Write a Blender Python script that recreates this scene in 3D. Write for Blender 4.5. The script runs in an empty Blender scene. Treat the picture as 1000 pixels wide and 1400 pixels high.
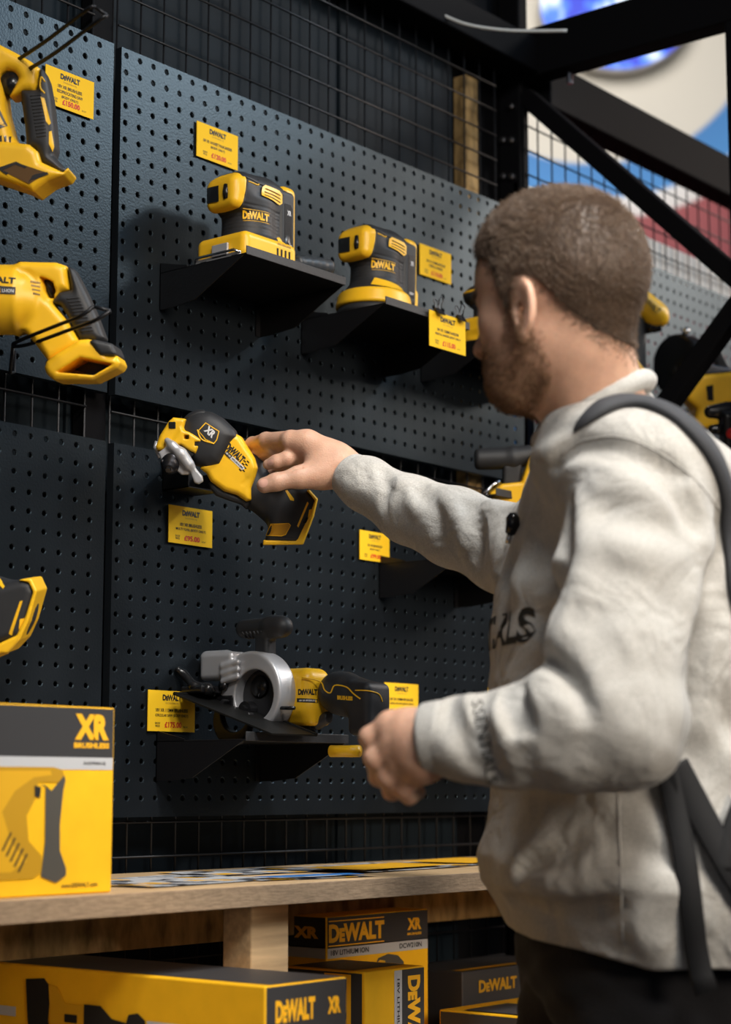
import bpy, math, random
import numpy as np
from mathutils import Vector, Matrix
from mathutils.bvhtree import BVHTree

random.seed(7); RNG = np.random.default_rng(7)
sc = bpy.context.scene
col = sc.collection

# ------------------------------------------------------------------ camera, light, exposure
F = 2590.0                                     # focal length for the 1000 x 1400 frame
PITCH = math.atan(377 / F); YAW = math.radians(39)
CAM = Vector((0, -2.0, 1.16))
FW = Vector((math.cos(YAW)*math.cos(PITCH), math.sin(YAW)*math.cos(PITCH), math.sin(PITCH)))
RT = Vector((math.sin(YAW), -math.cos(YAW), 0))
UP = RT.cross(FW)
FH = Vector((math.cos(YAW), math.sin(YAW), 0))  # level viewing direction
cd = bpy.data.cameras.new('camera'); cam = bpy.data.objects.new('camera', cd); col.objects.link(cam)
cam.matrix_world = Matrix((( RT.x, UP.x, -FW.x, CAM.x), (RT.y, UP.y, -FW.y, CAM.y), (RT.z, UP.z, -FW.z, CAM.z), (0,0,0,1)))
cd.sensor_fit = 'VERTICAL'; cd.sensor_height = 36; cd.lens = 36 * F / 1400; cd.clip_end = 100; cd.clip_start = .05
cd.dof.use_dof = True; cd.dof.focus_distance = 2.72; cd.dof.aperture_fstop = 3.6
sc.camera = cam
sc.view_settings.view_transform = 'Standard'; sc.view_settings.look = 'None'
sc.view_settings.gamma = 1; sc.view_settings.use_curve_mapping = False
sc.view_settings.exposure = 0.0

world = bpy.data.worlds.new('hall'); sc.world = world; world.use_nodes = True
bg = world.node_tree.nodes['Background']; bg.inputs[0].default_value = (.62, .75, 1, 1); bg.inputs[1].default_value = .06

def area(name, loc, target, size, power, color):
    l = bpy.data.lights.new(name, 'AREA'); l.shape = 'DISK' if not isinstance(size, tuple) else 'RECTANGLE'
    if isinstance(size, tuple): l.size, l.size_y = size
    else: l.size = size
    l.energy = power; l.color = color
    o = bpy.data.objects.new(name, l); col.objects.link(o); o.location = loc
    o.rotation_euler = (Vector(target) - Vector(loc)).to_track_quat('-Z', 'Y').to_euler()
    return o
def spot(name, loc, target, cone, power, color, radius=.2, blend=.7):
    l = bpy.data.lights.new(name, 'SPOT'); l.energy = power; l.color = color; l.spot_size = math.radians(cone); l.spot_blend = blend; l.shadow_soft_size = radius
    o = bpy.data.objects.new(name, l); col.objects.link(o); o.location = loc
    o.rotation_euler = (Vector(target) - Vector(loc)).to_track_quat('-Z', 'Y').to_euler()
spot('hall_spot_right', (4.6, -2.5, 3.9), (2.3, -.2, 2.05), 34, 200, (1, .97, .93), .22)
spot('hall_spot_overhead', (1.35, -1.9, 3.9), (1.85, -.95, 1.62), 42, 420, (1, .965, .91), .30, .9)
area('hall_skylight', (3.8, -2.2, 3.8), (2.1, 0, 2.15), 1.5, 19, (.42, .72, 1))
area('hall_fill_left', (-1.8, -2.4, 2.4), (1.6, -.4, 1.3), 1.4, 5, (1, .88, .76))
spot('hall_fill_behind', (1.2, -4.6, 2.4), (2.05, -.9, 1.52), 25, 1000, (1, .85, .68), .8, 1.0)  # added fill, coned onto the man to brighten his near side
area('tool_fill_left', (.2, -2.7, 3.5), (1.8, -.1, 2.0), .8, 54, (1, .97, .92))  # added fill to brighten the upper-left tools without board glare; no real lamp
area('hall_glow_beyond', (5.3, -1.3, 3.0), (3.6, 0, 2.0), 1.2, 36, (1, .84, .72))
area('mural_wash', (4.3, .7, 4.4), (6.4, 2.9, 3.0), 1.5, 95, (1, .96, .92))

# ------------------------------------------------------------------ naming helpers
def tag(o, label=None, cat=None, group=None, kind=None):
    if label: o['label'] = label
    if cat: o['category'] = cat
    if group: o['group'] = group
    if kind: o['kind'] = kind
    return o
def obj(name, me, mat=None, parent=None, smooth=False):
    o = bpy.data.objects.new(name, me); col.objects.link(o)
    if mat is not None:
        for m in (mat if isinstance(mat, (list, tuple)) else [mat]): me.materials.append(m)
    if smooth: me.polygons.foreach_set('use_smooth', [True]*len(me.polygons))
    if parent is not None: o.parent = parent
    return o
def root(name, label, cat, M=None, group=None):
    o = bpy.data.objects.new(name, None); col.objects.link(o); o.empty_display_size = .03
    if M is not None: o.matrix_world = M
    return tag(o, label, cat, group)
def copy_tree(o, parent=None):
    c = o.copy(); col.objects.link(c); c.parent = parent
    for ch in list(o.children): copy_tree(ch, c)
    return c

# ------------------------------------------------------------------ materials
def mat(name, color, rough=.5, metal=0, spec=.5, noise=None, bump=None, emit=None, sss=0, sheen=0, coat=0, folds=None):
    m = bpy.data.materials.new(name); m.use_nodes = True; nt = m.node_tree; b = nt.nodes['Principled BSDF']
    b.inputs['Base Color'].default_value = (*color, 1); b.inputs['Roughness'].default_value = rough
    b.inputs['Metallic'].default_value = metal; b.inputs['Specular IOR Level'].default_value = spec
    b.inputs['Sheen Weight'].default_value = sheen; b.inputs['Coat Weight'].default_value = coat
    if sss:
        b.inputs['Subsurface Weight'].default_value = sss; b.inputs['Subsurface Scale'].default_value = .008
        b.inputs['Subsurface Radius'].default_value = (1, .35, .2)
    tc = nt.nodes.new('ShaderNodeTexCoord')
    if noise:                                   # (scale, amount, detail[, stretch])
        n = nt.nodes.new('ShaderNodeTexNoise'); n.inputs['Scale'].default_value = noise[0]; n.inputs['Detail'].default_value = noise[2]
        src = tc.outputs['Object']
        if len(noise) > 3:
            mp = nt.nodes.new('ShaderNodeMapping'); mp.inputs['Scale'].default_value = noise[3]
            nt.links.new(src, mp.inputs[0]); src = mp.outputs[0]
        nt.links.new(src, n.inputs['Vector'])
        r = nt.nodes.new('ShaderNodeMapRange'); r.inputs[1].default_value = .3; r.inputs[2].default_value = .7
        r.inputs[3].default_value = 1 - noise[1]; r.inputs[4].default_value = 1 + noise[1]
        nt.links.new(n.outputs['Fac'], r.inputs[0])
        v = nt.nodes.new('ShaderNodeVectorMath'); v.operation = 'SCALE'; v.inputs[0].default_value = color
        nt.links.new(r.outputs[0], v.inputs['Scale']); nt.links.new(v.outputs[0], b.inputs['Base Color'])
    if bump:                                    # (scale, distance, detail)
        n = nt.nodes.new('ShaderNodeTexNoise'); n.inputs['Scale'].default_value = bump[0]; n.inputs['Detail'].default_value = bump[2]
        nt.links.new(tc.outputs['Object'], n.inputs['Vector'])
        k = nt.nodes.new('ShaderNodeBump'); k.inputs['Distance'].default_value = bump[1]; k.inputs['Strength'].default_value = 1
        nt.links.new(n.outputs['Fac'], k.inputs['Height']); nt.links.new(k.outputs[0], b.inputs['Normal'])
    if folds:                                   # broad soft creases of loose cloth
        w = nt.nodes.new('ShaderNodeTexNoise'); w.inputs['Scale'].default_value = folds[0]; w.inputs['Detail'].default_value = 2.5; w.inputs['Distortion'].default_value = .9
        nt.links.new(tc.outputs['Object'], w.inputs['Vector'])
        k2 = nt.nodes.new('ShaderNodeBump'); k2.inputs['Distance'].default_value = folds[1]; k2.inputs['Strength'].default_value = 1
        nt.links.new(w.outputs['Fac'], k2.inputs['Height']); nt.links.new(k2.outputs[0], k.inputs['Normal'])
    if emit:
        b.inputs['Emission Color'].default_value = (*emit[0], 1); b.inputs['Emission Strength'].default_value = emit[1]
    return m
def tinted(m, c):
    m.node_tree.nodes['Principled BSDF'].inputs['Specular Tint'].default_value = (*c, 1); return m
M = dict(
    panel = tinted(mat('painted_steel', (.012, .0145, .018), .36, .25, .36, noise=(9, .12, 4), bump=(260, .0003, 2)), (.50, .80, 1)),
    wire = mat('black_wire', (.018, .019, .022), .4, .5),
    frame = mat('black_powder_coat', (.005, .005, .006), .65, .0, .05, bump=(300, .0002, 2)),
    backing = mat('slate_board', (.005, .010, .015), .7, 0, .18, noise=(6, .25, 5)),
    shelfmetal = mat('black_sheet_steel', (.012, .012, .014), .35, .4, bump=(200, .0002, 2)),
    yellow = mat('yellow_plastic', (.96, .545, .018), .36, 0, .5, noise=(40, .03, 2), bump=(900, .00008, 2)),
    rubber = mat('black_rubber', (.022, .023, .026), .52, 0, .5, bump=(1400, .00012, 2)),
    blackgloss = mat('black_plastic', (.010, .010, .011), .25, 0, .5),
    silver = mat('cast_aluminium', (.55, .55, .57), .38, .45, .5, bump=(700, .0002, 3)),
    chrome = mat('bright_steel', (.62, .62, .64), .22, 1),
    darksteel = mat('dark_steel', (.09, .09, .10), .3, .9),
    ply = mat('pine_board', (.52, .36, .20), .6, 0, .3, noise=(7, .22, 8, (1.2, 14, 14)), bump=(60, .0006, 6)),
    plyedge = mat('plywood_edge', (.30, .215, .14), .75, 0, .3, noise=(60, .25, 6, (1, 1, 8)), bump=(120, .0008, 4)),
    osb = mat('osb_wood', (.34, .22, .09), .8, 0, .2, noise=(45, .5, 3, (1, 1, .4))),
    tagyellow = mat('price_card_yellow', (.93, .56, .02), .7, 0, .15),
    ink = mat('black_ink', (.012, .012, .012), .6),
    redink = mat('red_ink', (.62, .02, .008), .6),
    faint = mat('grey_ink', (.30, .2, .05), .6),
    print_y = mat('yellow_print', (.93, .48, .015), .5),
    carton_y = mat('yellow_carton', (.92, .50, .013), .6, 0, .25, noise=(30, .04, 3)),
    carton_k = mat('charcoal_carton', (.040, .040, .043), .45),
    carton_g = mat('silver_carton_band', (.50, .51, .53), .5),
    white = mat('white_print', (.75, .75, .76), .5),
    sweater = mat('heather_grey_jersey', (.42, .41, .388), .92, 0, .15, noise=(420, .16, 3), bump=(520, .0009, 3), sheen=.25, folds=(11, .018)),
    rib = mat('grey_rib_knit', (.40, .395, .38), .95, 0, .15, noise=(420, .14, 3), bump=(400, .0010, 2), sheen=.2),
    trousers = mat('black_cotton', (.008, .008, .010), .85, 0, .2, bump=(300, .0008, 3), sheen=.1),
    strap = mat('black_webbing', (.007, .0075, .009), .7, 0, .3, bump=(900, .0004, 2)),
    padstrap = mat('grey_padded_mesh', (.045, .048, .055), .75, 0, .3, bump=(700, .0005, 2)),
    skin = mat('skin', (.58, .345, .245), .48, 0, .45, noise=(60, .10, 4), bump=(420, .0005, 4), sss=.25),
    nail = mat('nail', (.70, .40, .32), .28, 0, .5, sss=.2),
    hair = mat('brown_hair', (.085, .052, .034), .5, 0, .5, noise=(60, .35, 4)),
    hairs = mat('brown_hair_strand', (.165, .108, .070), .42, 0, .6),
    beard = mat('brown_beard', (.27, .155, .085), .6, 0, .4),
    lip = mat('lip', (.50, .19, .14), .45, sss=.2),
    eye = mat('eye_white', (.7, .68, .65), .2),
    red = mat('red_plastic', (.7, .03, .03), .35),
    cream = mat('cream_band', (.80, .78, .73), .7),
    floor = mat('charcoal_carpet', (.035, .035, .04), .95, noise=(120, .3, 4)),
    lippale = mat('pale_steel_lip', (.045, .045, .047), .5, .3, bump=(200, .0003, 3)),  # front lips coloured paler than the rest of the shelf steel
    shoeblack = mat('matt_black_plate', (.005, .005, .005), .55, 0, .25),
    bluec = mat('blue_cable', (.05, .25, .7), .4),
    whitec = mat('grey_cable', (.5, .5, .48), .5),
    hosegrey = mat('dust_hose_plastic', (.05, .058, .068), .35),
)

# ------------------------------------------------------------------ plain mesh helpers
def mesh(name, v, f):
    me = bpy.data.meshes.new(name); me.from_pydata([tuple(map(float, p)) for p in v], [], f); me.update(); return me
class MB:
    """collects boxes, tubes and quads into one mesh"""
    def __init__(s): s.v = []; s.f = []; s.m = []
    def add(s, v, f, mi=0):
        n = len(s.v); s.v += [tuple(p) for p in v]; s.f += [tuple(i+n for i in q) for q in f]; s.m += [mi]*len(f)
    def box(s, lo, hi, mi=0, Mx=None, bev=0):
        x0,y0,z0 = lo; x1,y1,z1 = hi
        v = [(x0,y0,z0),(x1,y0,z0),(x1,y1,z0),(x0,y1,z0),(x0,y0,z1),(x1,y0,z1),(x1,y1,z1),(x0,y1,z1)]
        if Mx is not None: v = [Mx @ Vector(p) for p in v]
        s.add(v, [(0,3,2,1),(4,5,6,7),(0,1,5,4),(1,2,6,5),(2,3,7,6),(3,0,4,7)], mi)
    def tube(s, pts, r, n=8, mi=0, caps=True, closed=False):
        pts = [Vector(p) for p in pts]; rs = r if isinstance(r, (list, tuple)) else [r]*len(pts)
        rings = []; t0 = (pts[1]-pts[0]).normalized()
        a = t0.orthogonal().normalized()
        for i, p in enumerate(pts):
            t = ((pts[min(i+1, len(pts)-1)] - pts[max(i-1, 0)])).normalized()
            a = (a - t*a.dot(t)).normalized(); b = t.cross(a)
            rings.append([p + (a*math.cos(2*math.pi*k/n) + b*math.sin(2*math.pi*k/n))*rs[i] for k in range(n)])
        v = [q for R in rings for q in R]; f = []
        for i in range(len(pts)-1):
            for k in range(n): f.append((i*n+k, i*n+(k+1)%n, (i+1)*n+(k+1)%n, (i+1)*n+k))
        if caps: f.append(tuple(range(n-1,-1,-1))); f.append(tuple((len(pts)-1)*n+k for k in range(n)))
        s.add(v, f, mi)
    def ribbon(s, pts, nor, w, th, mi=0, taper=0):
        """flat band through pts, lying against a surface whose normals are nor"""
        pts = [Vector(p) for p in pts]; v = []; f = []
        for i, p in enumerate(pts):
            t = (pts[min(i+1, len(pts)-1)] - pts[max(i-1, 0)]).normalized(); n = Vector(nor[i]).normalized()
            b = t.cross(n).normalized(); n = b.cross(t)
            c = [(-.5,0),(-.42,1),(.42,1),(.5,0)]
            ww = w*min(1, .18+i/taper) if taper else w
            tt = th*min(1, .1+i/taper) if taper else th
            v += [p + b*ww*x + n*tt*y for x, y in c]
        for i in range(len(pts)-1):
            for k in range(4): f.append((i*4+k, i*4+(k+1)%4, (i+1)*4+(k+1)%4, (i+1)*4+k))
        L = (len(pts)-1)*4; f += [(3,2,1,0),(L,L+1,L+2,L+3)]
        s.add(v, f, mi)
    def build(s, name, mats, parent=None, smooth=False, bevel=0):
        me = mesh(name, s.v, s.f)
        o = obj(name, me, mats, parent, smooth)
        me.polygons.foreach_set('material_index', s.m)
        if bevel:
            b = o.modifiers.new('bevel', 'BEVEL'); b.width = bevel; b.segments = 2; b.limit_method = 'ANGLE'
        return o

def catmull(P, n=8):
    P = [Vector(p) for p in P]; out = []
    for i in range(len(P)-1):
        a, b, c, d = P[max(i-1,0)], P[i], P[i+1], P[min(i+2, len(P)-1)]
        for k in range(n):
            t = k/n
            out.append(.5*((2*b) + (c-a)*t + (2*a-5*b+4*c-d)*t*t + (3*b-a-3*c+d)*t**3))
    out.append(P[-1]); return out

# ------------------------------------------------------------------ implicit surfaces -> meshes
f32 = np.float32
def mesh_sdf(fn, lo, hi, h):
    """skin the zero level of fn (signed distance, negative inside) with naive surface nets"""
    B = 8
    lo = np.array(lo, f32); hi = np.array(hi, f32)
    n = (np.ceil((hi-lo)/h/B).astype(int))*B
    V = np.empty(n, f32); nb = n//B
    g = np.stack(np.meshgrid(*[np.arange(k) for k in nb], indexing='ij'), -1).reshape(-1, 3)
    cen = lo + (g*B + (B-1)/2)*h
    d = fn(cen.astype(f32))
    near = np.abs(d) < B*h*.87*1.35 + 3*h
    V5 = V.reshape(nb[0],B,nb[1],B,nb[2],B)
    V5[...] = d.reshape(nb)[:,None,:,None,:,None]
    off = np.stack(np.meshgrid(*[np.arange(B)]*3, indexing='ij'), -1).reshape(-1, 3)
    gn = g[near]
    for s in range(0, len(gn), 700):
        q = gn[s:s+700]
        P = (lo + ((q[:,None,:]*B + off[None])*h)).reshape(-1,3).astype(f32)
        dv = fn(P).reshape(len(q),B,B,B)
        V5[q[:,0],:,q[:,1],:,q[:,2],:] = dv
    V[0]=V[-1]=1; V[:,0]=V[:,-1]=1; V[:,:,0]=V[:,:,-1]=1
    S = V < 0
    c = [S[:-1,:-1,:-1],S[1:,:-1,:-1],S[:-1,1:,:-1],S[1:,1:,:-1],S[:-1,:-1,1:],S[1:,:-1,1:],S[:-1,1:,1:],S[1:,1:,1:]]
    cnt = sum(x.astype(np.int8) for x in c); act = (cnt > 0) & (cnt < 8)
    idx = -np.ones(act.shape, np.int32); A = np.argwhere(act); idx[act] = np.arange(len(A))
    co = [(0,0,0),(1,0,0),(0,1,0),(1,1,0),(0,0,1),(1,0,1),(0,1,1),(1,1,1)]
    val = [V[A[:,0]+a, A[:,1]+b, A[:,2]+e] for a,b,e in co]
    acc = np.zeros((len(A),3), f32); k = np.zeros(len(A), f32)
    for a in range(8):
        for b in range(a+1, 8):
            if sum(abs(co[a][t]-co[b][t]) for t in range(3)) != 1: continue
            m = (val[a] < 0) != (val[b] < 0)
            t = np.where(m, val[a]/np.where(m, val[a]-val[b], 1), 0)
            p = np.array(co[a],f32) + t[:,None]*(np.array(co[b],f32)-np.array(co[a],f32))
            acc += p*m[:,None]; k += m
    verts = lo + (A + acc/np.maximum(k,1)[:,None])*h
    faces = []
    def emit(ax):
        a = [slice(None)]*3; b = [slice(None)]*3; a[ax] = slice(0,-1); b[ax] = slice(1,None)
        s0 = S[tuple(a)]; s1 = S[tuple(b)]
        E = np.argwhere(s0 != s1)
        u, w = (ax+1)%3, (ax+2)%3
        E = E[(E[:,u]>0)&(E[:,w]>0)&(E[:,u]<n[u]-1)&(E[:,w]<n[w]-1)]
        def cell(du, dw):
            q = E.copy(); q[:,u] += du; q[:,w] += dw
            return idx[q[:,0],q[:,1],q[:,2]]
        Q = np.stack([cell(-1,-1), cell(0,-1), cell(0,0), cell(-1,0)], 1)
        fl = ~s0[E[:,0],E[:,1],E[:,2]]
        Q[fl] = Q[fl][:,::-1]
        faces.append(Q)
    for ax in range(3): emit(ax)
    Fq = np.concatenate(faces); Fq = Fq[(Fq>=0).all(1)]
    return verts, Fq
def np_mesh(name, v, f):
    me = bpy.data.meshes.new(name)
    me.vertices.add(len(v)); me.vertices.foreach_set('co', np.ascontiguousarray(v, f32).ravel())
    k = f.shape[1]
    me.loops.add(f.size); me.loops.foreach_set('vertex_index', np.ascontiguousarray(f, np.int32).ravel())
    me.polygons.add(len(f)); me.polygons.foreach_set('loop_start', np.arange(0, f.size, k, dtype=np.int32))
    me.polygons.foreach_set('loop_total', np.full(len(f), k, np.int32))
    me.update(calc_edges=True); me.validate(); return me
def solid(name, fn, lo, hi, h, mt, parent=None, relax=0):
    v, f = mesh_sdf(fn, lo, hi, h)
    me = np_mesh(name, v, f)
    o = obj(name, me, mt, parent, True)
    return o

def nrm(a): return np.sqrt((a*a).sum(-1))
def va(*p): return np.array(p, f32)
def sph(c, r): c = va(*c); return lambda P: nrm(P-c) - r
def ell(c, r, R=None):
    c = va(*c); r = va(*r)
    def g(P):
        Q = P-c
        if R is not None: Q = Q @ R
        k0 = nrm(Q/r); k1 = nrm(Q/(r*r)); return k0*(k0-1)/np.maximum(k1, 1e-6)
    return g
def cap(a, b, ra, rb=None):
    a = va(*a); b = va(*b); rb = ra if rb is None else rb; ab = b-a; L = float((ab*ab).sum())
    def g(P):
        t = np.clip(((P-a)@ab)/L, 0, 1); return nrm(P-a-t[:,None]*ab) - (ra+(rb-ra)*t)
    return g
def chain(pts, rs, k=.01):
    fs = [cap(pts[i], pts[i+1], rs[i], rs[i+1]) for i in range(len(pts)-1)]
    return lambda P: su_(k, *[f(P) for f in fs])
def box(c, hs, r=0, R=None):
    c = va(*c); hs = va(*hs)-r
    def g(P):
        Q = P-c
        if R is not None: Q = Q @ R
        q = np.abs(Q)-hs; return nrm(np.maximum(q,0)) + np.minimum(q.max(-1),0) - r
    return g
def cyl(a, b, ra, rb=None, r=0):
    """capped cone frustum from a to b, edges rounded by r"""
    a = va(*a); b = va(*b); rb = ra if rb is None else rb; ab = b-a; L = float(np.sqrt((ab*ab).sum())); u = ab/L
    def g(P):
        Q = P-a; t = Q@u; rad = nrm(Q - t[:,None]*u)
        rr = ra+(rb-ra)*np.clip(t/L,0,1)
        dx = rad-rr+r; dy = np.abs(t-L/2)-L/2+r
        return np.minimum(np.maximum(dx,dy),0)+np.sqrt(np.maximum(dx,0)**2+np.maximum(dy,0)**2)-r
    return g
def poly2(x, z, pts):
    n = len(pts); d = np.full(x.shape, 1e9, f32); s = np.ones(x.shape, f32)
    for i in range(n):
        ax, az = pts[i]; bx, bz = pts[i-1]
        ex, ez = bx-ax, bz-az; wx, wz = x-ax, z-az
        t = np.clip((wx*ex+wz*ez)/(ex*ex+ez*ez+1e-12), 0, 1)
        d = np.minimum(d, (wx-ex*t)**2+(wz-ez*t)**2)
        c1 = z >= az; c2 = z < bz; c3 = ex*wz > ez*wx
        s = np.where((c1&c2&c3)|(~c1&~c2&~c3), -s, s)
    return s*np.sqrt(d)
def prism(pts, y0, y1, r=.004, skew=0):
    """polygon in the x-z plane given thickness along y; skew shifts y with x"""
    yc = (y0+y1)/2; h = (y1-y0)/2
    def g(P):
        d2 = poly2(P[:,0], P[:,2], pts)+r; dy = np.abs(P[:,1]-yc-skew*P[:,0])-h+r
        return np.minimum(np.maximum(d2,dy),0)+np.sqrt(np.maximum(d2,0)**2+np.maximum(dy,0)**2)-r
    return g
def smin(a, b, k):
    h = np.maximum(k-np.abs(a-b),0)/k; return np.minimum(a,b)-h*h*k*.25
def su_(k, *d):
    r = d[0]
    for x in d[1:]: r = smin(r, x, k)
    return r
def U(k, *fs): return lambda P: su_(k, *[f(P) for f in fs])
def SUB(k, a, b): return lambda P: -smin(-a(P), b(P), k)
def INT(k, a, b): return lambda P: -smin(-a(P), -b(P), k)
def OFF(a, r): return lambda P: a(P)-r
def rotz(deg):
    c, s = math.cos(math.radians(deg)), math.sin(math.radians(deg)); return np.array([[c,-s,0],[s,c,0],[0,0,1]], f32)
def basis(x, y, z): return np.array([x, y, z], f32).T

# ------------------------------------------------------------------ lettering
_tc = {}
def text_geo(s, bold=.02, shear=0):
    key = (s, bold, shear)
    if key in _tc: return _tc[key]
    c = bpy.data.curves.new('lettering', 'FONT'); c.body = s; c.size = 1; c.offset = bold; c.resolution_u = 3; c.shear = shear
    c.align_x = 'CENTER'; c.align_y = 'CENTER'; c.space_line = .95
    if 'DeW' in s:
        c.small_caps_scale = .72
        for i, ch in enumerate(s):
            if ch == 'e': c.body_format[i].use_small_caps = True
    o = bpy.data.objects.new('lettering', c); col.objects.link(o)
    dg = bpy.context.evaluated_depsgraph_get(); me = bpy.data.meshes.new_from_object(o.evaluated_get(dg))
    v = np.array([p.co[:] for p in me.vertices]) ; f = [tuple(p.vertices) for p in me.polygons]
    bpy.data.objects.remove(o); bpy.data.curves.remove(c); bpy.data.meshes.remove(me)
    lo, hi = v.min(0), v.max(0); v[:,:2] = (v[:,:2]-(lo+hi)[:2]/2)/(hi-lo)[:2]
    _tc[key] = (v[:,:2], f); return _tc[key]
def flat_text(mb, s, o, ex, ez, w, h, bold=.02, mi=0, shear=0):
    """lettering centred at o, w along ex and h along ez"""
    v, f = text_geo(s, bold, shear); o = Vector(o); ex = Vector(ex); ez = Vector(ez)
    mb.add([o+ex*(float(p[0])*w)+ez*(float(p[1])*h) for p in v], f, mi)
def bvh_of(objs):
    vs = []; fs = []
    for o in objs:
        n = len(vs); vs += [v.co.copy() for v in o.data.vertices]; fs += [tuple(i+n for i in p.vertices) for p in o.data.polygons]
    return BVHTree.FromPolygons(vs, fs)
def decal_pts(bvh, pts, d, lift=.0006):
    out = []; d = Vector(d); last = None
    for p in pts:
        h = bvh.ray_cast(Vector(p)-d*.6, d)
        if h[0] is None: out.append(None)
        else: out.append(h[0]-d*lift)
    ok = [q for q in out if q is not None]
    if not ok: return [Vector(p) for p in pts]
    for i, q in enumerate(out):
        if q is None:
            p = Vector(pts[i]); dep = min(ok, key=lambda z: (z-p-d*((z-p).dot(d))).length); out[i] = p+d*((dep-p).dot(d))
    return out
def decal_text(name, parent, bvh, s, o, ex, ez, w, h, mt, d=(0,1,0), bold=.03, shear=0, lift=.0006, maxjump=None):
    v, f = text_geo(s, bold, shear); o = Vector(o); ex = Vector(ex).normalized(); ez = Vector(ez).normalized()
    pts = [o+ex*(float(p[0])*w)+ez*(float(p[1])*h) for p in v]
    q = decal_pts(bvh, pts, d, lift)
    return obj(name, mesh(name, q, f), mt, parent)
def decal_shape(name, parent, bvh, outline, mt, d=(0,1,0), lift=.0005, step=.004, ring=None):
    """a printed or moulded flat shape (outline in 3-D, star shaped about its centre) laid on the surface; ring = line width for an outline only"""
    O = [Vector(p) for p in outline]; c = sum(O, Vector())/len(O); P = []
    for i, p in enumerate(O):
        q = O[(i+1)%len(O)]; n = max(1, int((q-p).length/step)); P += [p+(q-p)*k/n for k in range(n)]
    n = len(P)
    if ring:
        inner = [p+(c-p).normalized()*ring for p in P]
        q = decal_pts(bvh, P+inner, d, lift); f = [(i, (i+1)%n, n+(i+1)%n, n+i) for i in range(n)]
    else:
        lv = [1, .66, .33]; pts = []
        for a in lv: pts += [c+(p-c)*a for p in P]
        pts.append(c); q = decal_pts(bvh, pts, d, lift); f = []
        for a in range(2): f += [(a*n+i, a*n+(i+1)%n, (a+1)*n+(i+1)%n, (a+1)*n+i) for i in range(n)]
        f += [(2*n+i, 2*n+(i+1)%n, 3*n) for i in range(n)]
    return obj(name, mesh(name, q, f), mt, parent, True)

# a place seen at image position (x, y) at a given distance along the viewing axis
def V(px, py, d): return CAM + (FW + RT*((px-500)/F) - UP*((py-700)/F))*d
def view_matrix(px, py, d):
    o = V(px, py, d)
    return Matrix(((RT.x, FW.x, UP.x, o.x), (RT.y, FW.y, UP.y, o.y), (RT.z, FW.z, UP.z, o.z), (0,0,0,1)))
# ================================================================== THE SETTING
RTh = Vector((RT.x, RT.y, 0))
XL, XR = 1.870, 1.886          # the gap between the pegboard columns
mb = MB(); mb.box((-3, -5, -.05), (12, 9, 0)); tag(mb.build('floor', M['floor']), kind='structure')

# pegboards: steel sheet with punched holes and folded edges
def pegboard(w, hgt, nx, nz, mx, mz, px=.0285, pz=.0263, r=.0036):
    v = []; f = []
    def vert(x, y, z): v.append((x, y, z)); return len(v)-1
    # cell grid lines
    xs = [0] + [mx+px*(i+.5) for i in range(nx-1)] + [w]
    zs = [0] + [-(mz+pz*(j+.5)) for j in range(nz-1)] + [-hgt]
    G = [[vert(x, 0, z) for z in zs] for x in xs]
    for i in range(nx):
        for j in range(nz):
            cx = mx+px*i; cz = -(mz+pz*j)
            def ring(rr, y): return [vert(cx+rr*math.cos(a), y, cz+rr*math.sin(a)) for a in [math.pi/4+math.pi/4*k for k in range(8)]]
            o = ring(r*1.45, 0); a = ring(r*1.12, .0007); b = ring(r, .0022); 
            c = [G[i+1][j], G[i][j], G[i][j+1], G[i+1][j+1]]      # NE, NW, SW, SE
            for k in range(4):
                f.append((c[k], c[(k+1)%4], o[(2*k+2)%8], o[2*k+1])); f.append((c[k], o[2*k+1], o[2*k]))
            for k in range(8):
                k2 = (k+1)%8
                f.append((o[k], o[k2], a[k2], a[k])); f.append((a[k], a[k2], b[k2], b[k]))
    n = len(v)
    for (x0,z0,x1,z1) in ((0,0,w,0),(w,0,w,-hgt),(w,-hgt,0,-hgt),(0,-hgt,0,0)):
        a,b,c,d = vert(x0,0,z0),vert(x1,0,z1),vert(x1,.014,z1),vert(x0,.014,z0); f.append((a,b,c,d))
    me = mesh('pegboard', v, f)
    return me
W = 1.065
pegU = pegboard(W, .534, 37, 20, .010, .011); pegU.materials.append(M['panel'])
pegL = pegboard(W, .541, 37, 20, .010, .014); pegL.materials.append(M['panel'])
G = 'black pegboard panels fixed to the wire mesh'
for me, x, z, lab in (
        (pegU, XL-W, 2.265, 'upper left black pegboard with the two hanging handle tools'),
        (pegU, XR, 2.265, 'upper middle black pegboard carrying the sanders on bracket shelves'),
        (pegL, XL-W, 1.659, 'lower left dark pegboard above the big yellow box'),
        (pegL, XR, 1.659, 'lower middle dark pegboard behind the circular saw'),
        (pegU, 2.985, 2.265, 'brightly lit grey pegboard beyond the black post, behind the head'),
        (pegL, 2.985, 1.659, 'lower pegboard beyond the corner post, hidden mostly by the man')):
    o = bpy.data.objects.new('pegboard', me); col.objects.link(o); o.location = (x, 0, z)
    tag(o, lab, 'pegboard', G)

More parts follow.
